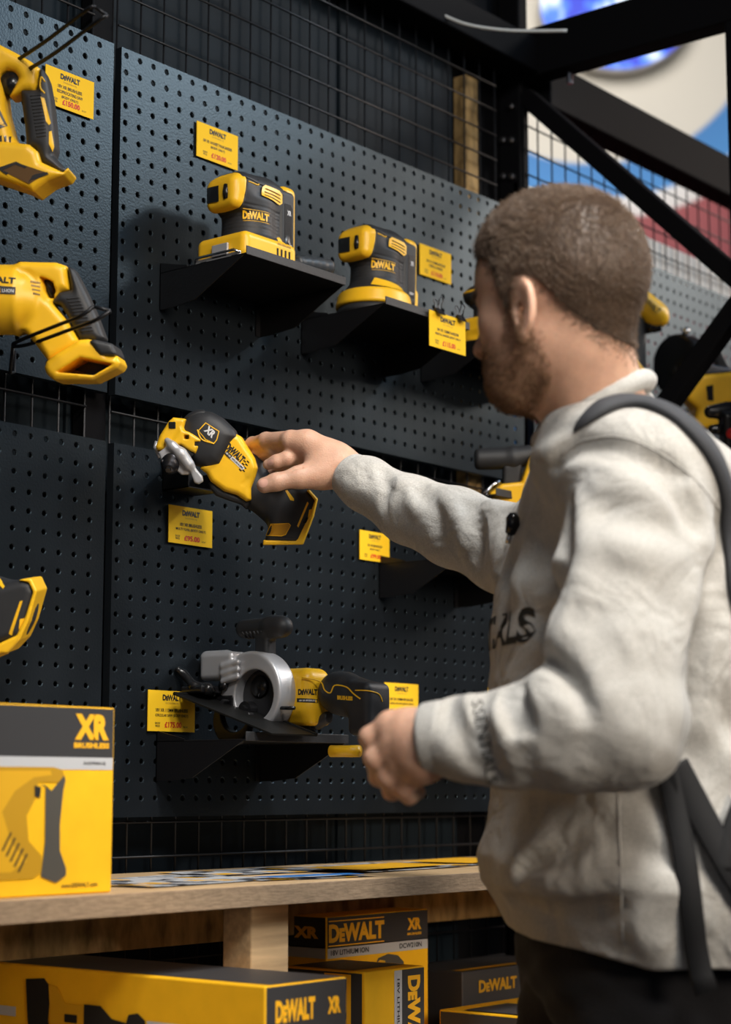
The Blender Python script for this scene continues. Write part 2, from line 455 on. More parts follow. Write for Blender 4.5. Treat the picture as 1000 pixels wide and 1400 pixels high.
# wire mesh behind the boards
def wire_mesh(x0, x1, z0, z1, label):
    mb = MB(); r = .0019
    n = int(round((x1-x0)/.05))
    for i in range(n+1):
        x = x0+i*.05; mb.tube([(x, .026, z0), (x, .026, z1)], r, 6)
    m = int(round((z1-z0)/.05))
    for j in range(m+1):
        z = z0+j*.05; mb.tube([(x0, .0225, z), (x1, .0225, z)], r, 6)
    tag(mb.build('wire_mesh_panel', M['wire'], smooth=True), label, 'wire mesh', 'wire mesh panels of the stand')
wire_mesh(.80, 1.85, .56, 2.56, 'black wire mesh behind the left pegboards')
wire_mesh(1.90, 2.90, .56, 2.56, 'black wire mesh grid above and below the middle pegboards')
wire_mesh(3.00, 4.90, .56, 2.51, 'see-through black wire mesh right of the corner post')
# boards behind the mesh of the first stall
g = 'dark backing boards behind the mesh'
xs = [.75, 1.22, 1.845, 2.19, 2.47, 2.81]
for i in range(5):
    mb = MB(); mb.box((xs[i]+.001, .060+.004*(i%2), .5), (xs[i+1]-.001, .076, 2.95))
    tag(mb.build('backing_board', M['backing'], bevel=.002), ['slate backing board at far left', 'slate backing board left of the panel gap', 'slate backing board right of the panel gap',
        'middle slate backing board above the orbital sander', 'slate backing board nearest the wooden batten'][i], 'board', g)
mb = MB(); mb.box((2.832, .045, 1.7), (2.872, .075, 2.52)); tag(mb.build('wooden_batten', M['osb'], bevel=.002), 'narrow rough wooden batten upright behind the mesh beside the black post', 'batten')
mb = MB(); mb.box((2.815, .082, .5), (3.03, .092, 2.95)); tag(mb.build('backing_board', M['frame']), 'black backing strip behind the wooden batten', 'board', g)
# uprights and beams
def post(x0, x1, y0, y1, z0, z1, label, name='steel_post'):
    mb = MB(); mb.box((x0,y0,z0),(x1,y1,z1)); o = mb.build(name, M['frame'], bevel=.004); tag(o, label, 'post'); return o
post(1.852, 1.898, .030, .056, .02, 2.56, 'black upright in the gap between the pegboard columns')
cp = post(2.990, 3.022, .028, .080, .0, 3.2, 'black corner post with bolts where the two stalls meet')
for z, y in ((2.50,.045),(2.435,.066),(2.43,.045),(2.36,.066),(2.355,.045),(2.29,.045)):
    mb = MB(); mb.tube([(2.990, y, z), (2.984, y, z)], .0075, 6); mb.tube([(2.984, y, z), (2.979, y, z)], .004, 8); mb.build('bolt', M['chrome'], cp)
mb = MB(); mb.box((.7, -.02, 2.555), (2.988, .05, 2.625)); tag(mb.build('top_rail', M['frame'], bevel=.004), 'black top rail over the wire mesh running to the corner post', 'beam')
mb = MB(); mb.box((3.045, -.01, 2.505), (4.95, .05, 2.60)); tag(mb.build('top_rail', M['frame'], bevel=.004), 'black top rail beyond the post crossing in front of the mural', 'beam')
# side frame (truss) standing out from the wall
side = root('side_frame', 'black truss side frame with zigzag bracing standing out from the corner post', 'frame', Matrix.Translation((3.015, -.2, 0)))
def sf(name, a, b, w=.042, hh=None):
    a, b = Vector(a), Vector(b); t = (b-a).normalized(); s = Vector((1,0,0)); u = t.cross(s).normalized(); mb = MB()
    pts = []
    for p in (a, b):
        for i, j in ((-1,-1),(1,-1),(1,1),(-1,1)): pts.append(p + s*(w*.5*i) + u*((hh or w)*.5*j) - Vector((3.015,-.2,0)))
    mb.add(pts, [(0,3,2,1),(4,5,6,7),(0,1,5,4),(1,2,6,5),(2,3,7,6),(3,0,4,7)])
    return mb.build(name, M['frame'], side, bevel=.003)
sf('top_beam', (3.015, +.026, 2.602), (3.015, -1.3, 2.602), .05, .10)
sf('upright', (3.015, -.448, 2.555), (3.015, -.448, .0), .045)
sf('brace', (3.015, +.026, 2.522), (3.015, -.45, 2.048), .036)
sf('brace', (3.015, -.45, 2.045), (3.015, +.026, 1.54), .036)
sf('brace', (3.015, +.026, 1.52), (3.015, -.45, 1.02), .036)
for y, z in ((-.075, 2.548), (-.43, 2.548)):
    mb = MB(); mb.tube([(0, y+.2, z), (0, y+.2, z-.022)], .006, 8); mb.build('bolt', M['chrome'], side)
# cables by the top rail
mb = MB(); mb.tube(catmull([V(600, 18, 3.5), V(640, 34, 3.5), V(700, 42, 3.52), V(775, 42, 3.55)], 6), .0035, 8)
tag(mb.build('cable', M['whitec'], smooth=True), 'pale grey cable looped along the top rail above the corner post', 'cable')
mb = MB(); mb.tube([(2.965, .035, 2.0), (2.966, .033, 1.85), (2.968, .03, 1.70)], .006, 8)
tag(mb.build('cable', M['bluec'], smooth=True), 'bright blue cable hanging in the panel gap below the chin', 'cable')
mb = MB(); mb.tube(catmull([V(893, 188, 4.2), V(905, 180, 4.2), V(925, 182, 4.2), V(933, 197, 4.2)], 6), .004, 8)
tag(mb.build('cable', M['frame'], smooth=True), 'black cable arching over the far top rail', 'cable')
bx = root('junction_box', 'small pale box fixed on the far top rail at the right edge', 'box', Matrix.Translation((3.95, -.02, 2.61)))
mb = MB(); mb.box((-.05,-.02,0),(.11,.03,.05)); mb.build('housing', M['white'], bx, bevel=.004)
mb = MB(); mb.box((-.052,-.023,.012),(.112,.0,.016)); mb.build('lid_seam', M['darksteel'], bx)
# cream band under the mesh of the next stall
mb = MB(); mb.box((2.99, .034, 2.20), (4.95, .046, 2.345)); tag(mb.build('cream_board', M['cream'], bevel=.002), 'cream board strip standing behind the mesh on top of the lit pegboard', 'board')

# mural on the hall wall far behind: blue screen set in painted rings
mu = bpy.data.materials.new('ring_mural'); mu.use_nodes = True; nt = mu.node_tree; b = nt.nodes['Principled BSDF']
b.inputs['Roughness'].default_value = .7
tc = nt.nodes.new('ShaderNodeTexCoord'); n1 = nt.nodes.new('ShaderNodeTexNoise'); n1.inputs['Scale'].default_value = .7
nt.links.new(tc.outputs['Object'], n1.inputs['Vector'])
ad = nt.nodes.new('ShaderNodeVectorMath'); ad.operation = 'MULTIPLY_ADD'; ad.inputs[1].default_value = (.14,.14,.14)
nt.links.new(n1.outputs['Color'], ad.inputs[0]); nt.links.new(tc.outputs['Object'], ad.inputs[2])
mp = nt.nodes.new('ShaderNodeMapping'); mp.inputs['Scale'].default_value = (1/.36, 0, 1/.29); nt.links.new(ad.outputs[0], mp.inputs[0])
ln = nt.nodes.new('ShaderNodeVectorMath'); ln.operation = 'LENGTH'; nt.links.new(mp.outputs[0], ln.inputs[0])
dv = nt.nodes.new('ShaderNodeMath'); dv.operation = 'DIVIDE'; dv.inputs[1].default_value = 4; nt.links.new(ln.outputs['Value'], dv.inputs[0])
cr = nt.nodes.new('ShaderNodeValToRGB'); cr.color_ramp.interpolation = 'LINEAR'
el = cr.color_ramp.elements; el[0].position = 0; el[0].color = (.60,.56,.48,1); el[1].position = .49; el[1].color = (.62,.58,.50,1)
for p, c in ((.505,(.05,.20,.48,1)),(.62,(.06,.24,.55,1)),(.635,(.70,.68,.66,1)),(.70,(.66,.62,.60,1)),(.715,(.30,.07,.075,1)),(1,(.25,.05,.06,1))):
    e = el.new(p); e.color = c
nt.links.new(dv.outputs[0], cr.inputs[0]); nt.links.new(cr.outputs[0], b.inputs['Base Color'])
def on_y(px, py, y):
    d = FW + RT*((px-500)/F) - UP*((py-700)/F); return CAM + d*((y-CAM.y)/d.y)
mc = V(842, 14, 8.0); k_ = 8.0/F          # the hall's far wall stands about eight metres off
MW = Matrix(((RTh.x, FH.x, 0, mc.x), (RTh.y, FH.y, 0, mc.y), (0, 0, 1, mc.z), (0,0,0,1)))
kx = kz = k_
mb = MB(); mb.box((-9, .07, -mc.z), (6, .17, 2.5)); mo = mb.build('wall_back', mu); mo.matrix_world = MW; tag(mo, kind='structure')
mp.inputs['Scale'].default_value = (1/(105*kx), 0, 1/(92*kz))
# the round screen: a shallow drum with a lit face
scr = bpy.data.materials.new('screen_image'); scr.use_nodes = True; nt = scr.node_tree; b = nt.nodes['Principled BSDF']
tc = nt.nodes.new('ShaderNodeTexCoord'); vo = nt.nodes.new('ShaderNodeTexNoise'); vo.inputs['Scale'].default_value = 1/(32*kx); vo.inputs['Detail'].default_value = 2
mp2 = nt.nodes.new('ShaderNodeMapping'); mp2.inputs['Scale'].default_value = (.75, 1, .5); nt.links.new(tc.outputs['Object'], mp2.inputs[0]); nt.links.new(mp2.outputs[0], vo.inputs['Vector'])
cr = nt.nodes.new('ShaderNodeValToRGB'); el = cr.color_ramp.elements
el[0].position = .42; el[0].color = (.005,.03,.55,1); el[1].position = .60; el[1].color = (.80,.90,1,1); e = el.new(.50); e.color = (.05,.22,.95,1)
nt.links.new(vo.outputs['Fac'], cr.inputs[0]); nt.links.new(cr.outputs[0], b.inputs['Emission Color']); b.inputs['Emission Strength'].default_value = 1.4
b.inputs['Base Color'].default_value = (.02,.02,.05,1)
sr = root('round_screen', 'bright blue and white oval screen set in the mural rings, blurred far behind', 'screen', MW)
v = []; n = 64
for y in (-.06, 0.0):
    v += [(math.cos(2*math.pi*k/n)*105*kx*1.0, y, math.sin(2*math.pi*k/n)*92*kz) for k in range(n)]
obj('housing', mesh('housing', v, [tuple(range(n, 2*n))]+[(k, n+k, n+(k+1)%n, (k+1)%n) for k in range(n)]), M['cream'], sr)
obj('display', mesh('display', [(x*.995,-.061,z*.995) for x,y,z in v[:n]], [tuple(range(n))]), scr, sr)

# ------------------------------------------------------------------ counter
ct = root('counter', 'pine-topped counter shelf running along the foot of the pegboard', 'counter', Matrix.Translation((2, -.2, 0)))
o_ = Vector((2, -.2, 0))
def cb(name, lo, hi, m, bev=.002, parent=ct):
    mb = MB(); mb.box(Vector(lo)-o_, Vector(hi)-o_); return mb.build(name, m, parent, bevel=bev)
top = cb('worktop', (.6, -.357, 1.012), (2.94, .018, 1.038), M['ply'])
cb('front_edge', (.6, -.3605, 1.0115), (2.94, -.357, 1.0375), M['plyedge'], .0008)
cb('lower_shelf', (.6, -.53, .70), (2.94, .018, .72), M['ply'])
cb('rail', (.6, -.035, .935), (2.94, -.005, 1.005), M['osb'])
cb('leg', (1.825, -.335, .0), (1.897, -.285, 1.012), M['ply'])
cb('leg', (2.75, -.335, .0), (2.82, -.285, 1.012), M['ply'])
cb('leg', (.75, -.335, .0), (.82, -.285, 1.012), M['ply'])

# leaflets lying on the counter
lf = bpy.data.materials.new('leaflet_print'); lf.use_nodes = True; nt = lf.node_tree; b = nt.nodes['Principled BSDF']
tc = nt.nodes.new('ShaderNodeTexCoord'); vo = nt.nodes.new('ShaderNodeTexVoronoi'); vo.inputs['Scale'].default_value = 34; vo.distance = 'CHEBYCHEV'
nt.links.new(tc.outputs['Object'], vo.inputs['Vector']); sp = nt.nodes.new('ShaderNodeSeparateColor'); nt.links.new(vo.outputs['Color'], sp.inputs[0])
cr = nt.nodes.new('ShaderNodeValToRGB'); cr.color_ramp.interpolation = 'CONSTANT'; el = cr.color_ramp.elements
el[0].color = (.55,.56,.58,1); el[1].position = .40; el[1].color = (.03,.03,.04,1)
for p, c in ((.62,(.25,.27,.30,1)),(.80,(.85,.45,.03,1)),(.90,(.5,.5,.52,1))): e = el.new(p); e.color = c
nt.links.new(sp.outputs[0], cr.inputs[0]); nt.links.new(cr.outputs[0], b.inputs['Base Color']); b.inputs['Roughness'].default_value = .35
def leaflet(x, y, rz, w, d, label, m, extra=None):
    r = root('leaflet', label, 'leaflet', Matrix.Translation((x, y, 1.0382)) @ Matrix.Rotation(math.radians(rz), 4, 'Z'), 'leaflets scattered on the counter')
    mb = MB(); N = 10
    v = []; f = []
    for i in range(N+1):
        u = i/N-.5; zz = .0012+.003*(abs(u)*2)**3*random.random()
        v += [(u*w, -d/2, zz), (u*w, d/2, zz*.8)]
    for i in range(N): f.append((2*i, 2*i+2, 2*i+3, 2*i+1))
    mb.add(v, f); mb.build('sheet', m, r)
    if extra: mb = MB(); mb.box((-w*.4,-d*.42,.0042),(w*.4,d*.42*extra[1],.0045)); mb.build('printed_block', extra[0], r)
lblue = mat('blue_leaflet_print', (.02,.16,.5), .4)
lyell = mat('leaflet_yellow_print', (.90,.47,.02), .4)
leaflet(1.80, -.20, 6, .29, .2, 'grey and white printed leaflet beside the big yellow box', lf)
leaflet(1.99, -.27, -9, .21, .1, 'leaflet with a bright blue block near the front edge of the counter', lf, (lblue, -.2))
leaflet(2.28, -.15, 4, .30, .2, 'black and yellow printed sheet in the middle of the counter', lf, (lyell, .3))
leaflet(2.06, -.10, -4, .21, .14, 'dark printed leaflet near the wire mesh at the back of the counter', lf)
leaflet(2.56, -.13, 8, .25, .17, 'yellow printed sheet on the counter beside the man', lf, (lyell, .8))

# ------------------------------------------------------------------ cartons
def carton(lo, hi, label, m):
    lo, hi = Vector(lo), Vector(hi); r = root('carton', label, 'box', Matrix.Translation((lo.x, lo.y, lo.z)), 'power tool cartons')
    mb = MB(); mb.box((0,0,0), hi-lo); mb.build('box_body', m, r, bevel=.0022); return r
def patch(r, name, o, ex, ez, w, h, m, lift=.0006):
    """a printed rectangle on a carton face, o = its lower left corner"""
    ex = Vector(ex); ez = Vector(ez); n = ex.cross(ez); o = Vector(o)+n*lift; mb = MB()
    q = [o, o+ex*w, o+ex*w+ez*h, o+ez*h]; mb.add(q, [(0,1,2,3)]); return mb.build(name, m, r)
def word(r, name, s, o, ex, ez, w, h, m, bold=.03, lift=.0012, shear=0):
    ex = Vector(ex); ez = Vector(ez); mb = MB(); flat_text(mb, s, Vector(o)+ex.cross(ez)*lift, ex, ez, w, h, bold, 0, shear); return mb.build(name, m, r)
X, Z, Yb, Y_ = (1,0,0), (0,0,1), (0,1,0), (0,-1,0)
# big box on the counter
r = carton((1.255, -.340, 1.0385), (1.575, -.175, 1.254), 'big yellow and charcoal carton standing on the left end of the counter', M['carton_y'])
patch(r, 'charcoal_band', (.0025,0,.1565), X, Z, .315, .0575, M['carton_k'])
patch(r, 'silver_band', (.0025,0,.1425), X, Z, .315, .014, M['carton_g'])
patch(r, 'top_print', (.0025,.0025,.2155), X, Yb, .315, .16, M['carton_k'])
word(r, 'lettering', 'XR', (.283,0,.192), X, Z, .054, .030, M['print_y'], .06)
word(r, 'lettering', 'BRUSHLESS', (.283,0,.1705), X, Z, .056, .0065, M['print_y'], .05)
word(r, 'lettering', 'DCD996N-XJ', (.288,0,.1495), X, Z, .034, .0045, M['ink'], .02)
word(r, 'lettering', 'www.DEWALT.com', (.268,0,.0105), X, Z, .056, .005, M['ink'], .02)
pic = root('picture', None, None); pic.parent = r; col.objects.unlink(pic); bpy.data.objects.remove(pic)
def shape(r, name, pts, m, lift=.001):
    o = obj(name, mesh(name, [(x, -lift, z) for x, z in pts], [tuple(range(len(pts)))]), m, r); return o
ochre = mat('ochre_print', (.50,.27,.01), .5); ochre2 = mat('light_ochre_print', (.70,.38,.012), .5); grey2 = mat('charcoal_print', (.075,.07,.06), .5)
shape(r, 'picture_body', [(.05,.02),(.197,.02),(.212,.028),(.210,.045),(.190,.062),(.186,.090),(.200,.112),(.202,.128),(.235,.128),(.241,.136),(.238,.142),(.225,.145),(.05,.145)], ochre)
shape(r, 'picture_grip', [(.205,.126),(.213,.124),(.214,.060),(.209,.022),(.232,.014),(.247,.022),(.247,.030),(.237,.050),(.236,.080),(.240,.118),(.243,.130),(.241,.136),(.236,.131),(.222,.118)], grey2, .0013)
shape(r, 'picture_highlight', [(.055,.030),(.165,.028),(.188,.040),(.165,.060),(.150,.095),(.168,.118),(.195,.133),(.222,.136),(.220,.141),(.055,.140)], ochre2, .0012)
shape(r, 'picture_trigger', [(.197,.112),(.205,.110),(.206,.122),(.196,.124)], M['ink'], .0015)
for k in range(5): shape(r, 'picture_vent', [(.150+.006*k,.052-.006*k),(.153+.006*k,.052-.006*k),(.165+.006*k,.072-.006*k),(.162+.006*k,.072-.006*k)], M['ink'], .0016)
# long box under the counter, end face to the right
r = carton((1.655, -.512, .7205), (1.802, -.012, .935), 'long orange-yellow carton under the counter at the left', M['carton_y'])
patch(r, 'end_charcoal', (.002,0,.154), X, Z, .143, .059, M['carton_k'])
patch(r, 'end_silver', (.002,0,.141), X, Z, .143, .013, M['carton_g'])
patch(r, 'top_print', (.012,.0025,.2145), X, Yb, .133, .495, M['carton_k'])
patch(r, 'side_band', (0,.19,.150), Y_, Z, .188, .012, M['carton_g']); patch(r, 'side_band', (0,.498,.150), Y_, Z, .07, .012, M['carton_g'])
word(r, 'lettering', 'DeWALT', (.052,0,.184), X, Z, .070, .026, M['print_y'], .05)
word(r, 'lettering', 'XR', (.122,0,.184), X, Z, .024, .020, M['print_y'], .06)
word(r, 'lettering', '18V LITHIUM ION', (.050,0,.1475), X, Z, .062, .006, M['ink'], .02)
word(r, 'lettering', 'DCS570N', (.120,0,.1475), X, Z, .030, .006, M['ink'], .02)
def sideshape(r, name, pts, m, lift=.001): return obj(name, mesh(name, [(-lift, y, z) for y, z in pts], [tuple(range(len(pts)))]), m, r)
sideshape(r, 'picture_grip', [(.41,.198),(.375,.201),(.362,.190),(.366,.15),(.35,.10),(.395,.10),(.405,.15)], M['ink'])
sideshape(r, 'picture_body', [(.366,.193),(.350,.192),(.335,.172),(.28,.172),(.28,.10),(.356,.10)], ochre2, .0013)
sideshape(r, 'picture_head', [(.300,.174),(.270,.174),(.250,.160),(.225,.157),(.221,.167),(.205,.170),(.192,.162),(.186,.10),(.300,.10)], M['ink'], .0016)
sideshape(r, 'picture_label', [(.335,.160),(.312,.160),(.312,.150),(.335,.150)], M['ink'], .0017)
# small upright box
r = carton((2.145, -.262, .7205), (2.285, -.104, .900), 'upright carton with sideways lettering beside the long carton', M['carton_y'])
patch(r, 'charcoal_band', (.085,0,.002), X, Z, .053, .175, M['carton_k']); patch(r, 'silver_band', (.067,0,.002), X, Z, .018, .175, M['carton_g'])
patch(r, 'side_charcoal', (0,.155,.002), Y_, Z, .15, .175, M['carton_k'])
patch(r, 'top_print', (.01,.03,.1795), X, Yb, .12, .12, M['carton_k'])
word(r, 'lettering', 'DeWALT', (.113,0,.105), (0,0,-1), X, .125, .030, M['print_y'], .05)
word(r, 'lettering', '18V LITHIUM ION', (.076,0,.11), (0,0,-1), X, .11, .006, M['ink'], .02)
patch(r, 'side_yellow', (0,.075,.06), Y_, Z, .05, .115, M['print_y'], .001)
word(r, 'lettering', 'DeW', (0,.05,.118), (0,0,-1), Y_, .105, .034, M['ink'], .05, .0016)
# the sander box at the back
r = carton((2.252, -.100, .7205), (2.508, .012, .965), 'charcoal-topped carton with large lettering standing back beside the counter leg', M['carton_y'])
patch(r, 'charcoal_band', (.002,0,.197), X, Z, .252, .046, M['carton_k']); patch(r, 'silver_band', (.002,0,.182), X, Z, .252, .0165, M['carton_g'])
patch(r, 'side_charcoal', (0,.11,.197), Y_, Z, .108, .046, M['carton_k']); patch(r, 'side_silver', (0,.11,.182), Y_, Z, .108, .0165, M['carton_g'])
word(r, 'lettering', 'DeWALT', (.072,0,.219), X, Z, .136, .028, M['print_y'], .05)
for z in (.2375, .2005): patch(r, 'logo_bar', (.004,0,z-.001), X, Z, .136, .0018, M['print_y'], .001)
word(r, 'lettering', 'XR', (.218,0,.223), X, Z, .037, .019, M['print_y'], .06); word(r, 'lettering', 'BRUSHLESS', (.218,0,.2075), X, Z, .037, .004, M['print_y'], .04)
word(r, 'lettering', '18V LITHIUM ION', (.055,0,.190), X, Z, .092, .008, M['ink'], .02); word(r, 'lettering', 'DCW210N', (.208,0,.190), X, Z, .058, .008, M['ink'], .02)
word(r, 'lettering', 'XR', (0,.04,.220), Y_, Z, .05, .018, M['print_y'], .06)
shape(r, 'picture_sander', [(.118,.10),(.118,.165),(.125,.175),(.150,.180),(.175,.176),(.190,.165),(.188,.10)], grey2)
shape(r, 'picture_switch', [(.120,.150),(.120,.165),(.128,.172),(.142,.170),(.143,.150)], ochre2, .0014)
# boxes at the right
r = carton((2.56, -.13, .7205), (2.87, .01, .862), 'dark flat carton lying behind, under the right of the counter', M['carton_k'])
word(r, 'lettering', 'DeWALT', (.10,0,.115), X, Z, .11, .02, ochre, .04)
patch(r, 'orange_print', (.004,.004,.1425), X, Yb, .30, .02, ochre)
r = carton((2.43, -.36, .7205), (2.70, -.18, .818), 'orange-yellow carton at the far right under the counter beside the trousers', M['carton_y'])
patch(r, 'end_charcoal', (0,.177,.002), Y_, Z, .174, .093, M['carton_k'])
patch(r, 'top_print', (.01,.02,.0985), X, Yb, .12, .12, M['carton_k'])
word(r, 'lettering', 'XR', (0,.06,.055), Y_, Z, .07, .035, M['print_y'], .06, .0012)

# ------------------------------------------------------------------ bracket shelves
def bracket_shelf(x, z, label, w=.227, d=.178, gus=.056):
    r = root('bracket_shelf', label, 'shelf', Matrix.Translation((x, 0, z)), 'black steel bracket shelves on the pegboard')
    mb = MB(); mb.box((0,-d,0),(w,-.001,.0022)); mb.build('plate', M['shelfmetal'], r, bevel=.0006)
    mb = MB(); mb.box((0,-d-.0016,-.0005),(w,-d+.0004,.0125)); mb.build('front_lip', M['lippale'], r, bevel=.0006)
    for k in (0, 1):
        xx = 0 if k == 0 else w-.0016
        P = [(-.001,-gus),(-.030,-gus),(-.075,-gus*.92),(-d+.004,0),(-.058,.0),(-.058,.004),(-.001,.017)]
        n = len(P); v = [(xx, y, zz) for y, zz in P]+[(xx+.0016, y, zz) for y, zz in P]
        f = [tuple(range(n)), tuple(range(2*n-1, n-1, -1))]+[(i, n+i, n+(i+1)%n, (i+1)%n) for i in range(n)]
        obj('side_gusset', mesh('side_gusset', v, f), M['shelfmetal'], r)
        mb = MB(); sx = -.0 if k == 0 else -.010
        mb.box((xx+sx,-.0025,-gus),(xx+sx+.012,-.0008,.015)); mb.build('wall_flange', M['shelfmetal'], r)
    return r
bracket_shelf(1.973, 1.931, 'black bracket shelf under the palm sander, highest on the pegboard')
bracket_shelf(2.300, 1.922, 'black bracket shelf under the round orbital sander')
bracket_shelf(2.625, 1.930, 'black bracket shelf behind the nose, under the third sander')
bracket_shelf(1.981, 1.226, 'black bracket shelf under the circular saw')
bracket_shelf(2.530, 1.226, 'black bracket shelf half hidden behind the lowered hand')
bracket_shelf(2.60, 1.650, 'black bracket shelf behind the raised sleeve, holding the jigsaw')
bracket_shelf(2.505, 1.535, 'black bracket shelf below the raised sleeve cuff')
# small holder behind the multi tool
r = root('tool_holder', 'small black open tray holder on the pegboard behind the multi tool head', 'holder', Matrix.Translation((1.985, 0, 1.60)))
mb = MB(); mb.box((0,-.055,0),(.07,-.001,.0018)); mb.build('tray', M['shelfmetal'], r)
mb = MB(); mb.box((0,-.0025,0),(.07,-.001,.07)); mb.build('back_plate', M['shelfmetal'], r)
for xx in (0,.0684): mb = MB(); mb.box((xx,-.055,0),(xx+.0016,-.001,.03)); mb.build('side_wall', M['shelfmetal'], r)

# ------------------------------------------------------------------ price tags
def price_tag(c, lines, price, label, y=-.0035, w=.094, h=.057, code='DCN', tilt=0, clips=False, code_s='DCS355N-XJ'):
    r = root('price_tag', label, 'price tag', Matrix.Translation((c[0], y, c[1])) @ Matrix.Rotation(math.radians(tilt), 4, 'Y'), 'yellow price tags on the pegboards')
    mb = MB(); mb.box((-w/2,-.0004,-h/2),(w/2,.0008,h/2)); mb.build('card', M['tagyellow'], r)
    mb = MB(); flat_text(mb, 'DeWALT', (0,-.0008,h*.33), X, Z, w*.40, h*.15, .05)
    n = len(lines)
    for i, t in enumerate(lines):
        flat_text(mb, t, (0,-.0008,h*(.02-.135*i)+(.04*h if n == 3 else 0)), X, Z, min(w*.70, len(t)*w*.031), h*.085, .02)
    flat_text(mb, 'SHOW\nPRICE', (-w*.30,-.0008,-h*.335), X, Z, w*.11, h*.12, .01); flat_text(mb, 'INC VAT', (w*.30,-.0008,-h*.38), X, Z, w*.09, h*.035, .01)
    mb.build('black_lettering', M['ink'], r)
    mb = MB(); flat_text(mb, code_s, (0,-.0008,h*.19), X, Z, w*.27, h*.05, .0); mb.build('code_lettering', M['faint'], r)
    mb = MB(); flat_text(mb, price, (w*.03,-.0008,-h*.335), X, Z, w*.36, h*.145, .035); mb.build('price_lettering', M['redink'], r)
    return r
price_tag((1.781,2.162), ['18V XR BRUSHLESS','RECIPROCATING SAW','(BODY ONLY)'], '£150.00', 'yellow price tag reading £150.00 at upper left')
price_tag((2.093,2.165), ['18V XR 1/4 SHEET PALM SANDER','(BODY ONLY)'], '£120.00', 'yellow price tag reading £120.00 above the palm sander', code_s='DCW200N-XJ')
price_tag((2.667,2.098), ['18V XR 125MM RANDOM','ORBITAL SANDER'], '£110.00', 'yellow price tag on the wall behind the round orbital sander', code_s='DCW210N-XJ')
price_tag((2.044,1.552), ['18V XR BRUSHLESS','MULTI TOOL (BODY ONLY)'], '£95.00', 'yellow price tag reading £95.00 below the multi tool', code_s='DCS356N-XJ')
price_tag((2.009,1.272), ['18V XR 115MM BRUSHLESS','CIRCULAR SAW (BODY ONLY)'], '£175.00', 'yellow price tag reading £175.00 behind the circular saw', w=.098, h=.060, code_s='DCS571N-XJ')
price_tag((2.563,1.308), ['18V XR 190MM BRUSHLESS','CIRCULAR SAW (BODY ONLY)'], '£165.00', 'yellow price tag above the lowered hand', w=.094, code_s='DCS570N-XJ')
price_tag((2.49,1.565), ['18V XR BRUSHLESS','(BODY ONLY)'], '£99.00', 'yellow price tag just showing under the raised sleeve', w=.08, h=.05)
price_tag((2.86,1.315), ['18V XR BRUSHLESS','(BODY ONLY)'], '£89.00', 'yellow price tag just showing above the forearm at the chest', w=.08, h=.05)
r4 = price_tag((2.458,1.903), ['18V XR 125MM RANDOM','ORBITAL SANDER (BODY ONLY)'], '£115.00', 'yellow price tag reading £115.00 clipped to the shelf lip by two bulldog clips', y=-.184, w=.100, h=.060, code_s='DCW210N-XJ')
for k, x in enumerate((-.026, .034)):
    c = root('bulldog_clip', ['black bulldog clip on the left of the clipped price tag', 'black bulldog clip on the right of the clipped price tag'][k], 'clip', Matrix.Translation((2.458+x, -.185, 1.934)), 'bulldog clips holding the price tag')
    mb = MB(); P = [(-.008,-.006),(-.001,.005),(.001,.005),(.006,-.006),(.005,-.006),(0,.002),(-.007,-.006)]
    n = len(P); mb.add([(-.0095, y, z) for y, z in P]+[(.0095, y, z) for y, z in P], [tuple(range(n)), tuple(range(2*n-1,n-1,-1))]+[(i, n+i, n+(i+1)%n, (i+1)%n) for i in range(n)]); mb.build('clamp', M['blackgloss'], c)
    for s in (-1, 1):
        mb = MB(); mb.tube(catmull([(-.006,.002*s,.004),(-.004,.004*s,.013),(-.0055,.006*s,.019),(0,.007*s,.023),(.0055,.006*s,.019),(.004,.004*s,.013),(.006,.002*s,.004)], 5), .0009, 6); mb.build('wire_arm', M['darksteel'], c, smooth=True)
# ================================================================== POWER TOOLS
EX, EZ = Vector((1,0,0)), Vector((0,0,1))
RTh = Vector((RT.x, RT.y, 0)); 
def L2(cx, cy, d):
    """pixel to metres converter for a tool drawn at distance d about (cx, cy)"""
    s = F/d
    def q(px, py): return ((px-cx)/s, (cy-py)/s)
    def q3(px, py, y=0): k = (d+y)/d; return (((px-500)/F*(d+y)-(cx-500)/F*d), y, -((py-700)/F*(d+y)-(cy-700)/F*d))
    return q, q3, s
def pline(name, parent, bvh, pts, w, mt, d=(0,1,0), lift=.0003, closed=False, n=6):
    """a raised moulded line following the surface"""
    P = catmull(list(pts)+([pts[0]] if closed else []), n); q = decal_pts(bvh, P, d, lift)
    mb = MB(); mb.tube(q, w, 6); return mb.build(name, mt, parent, True)

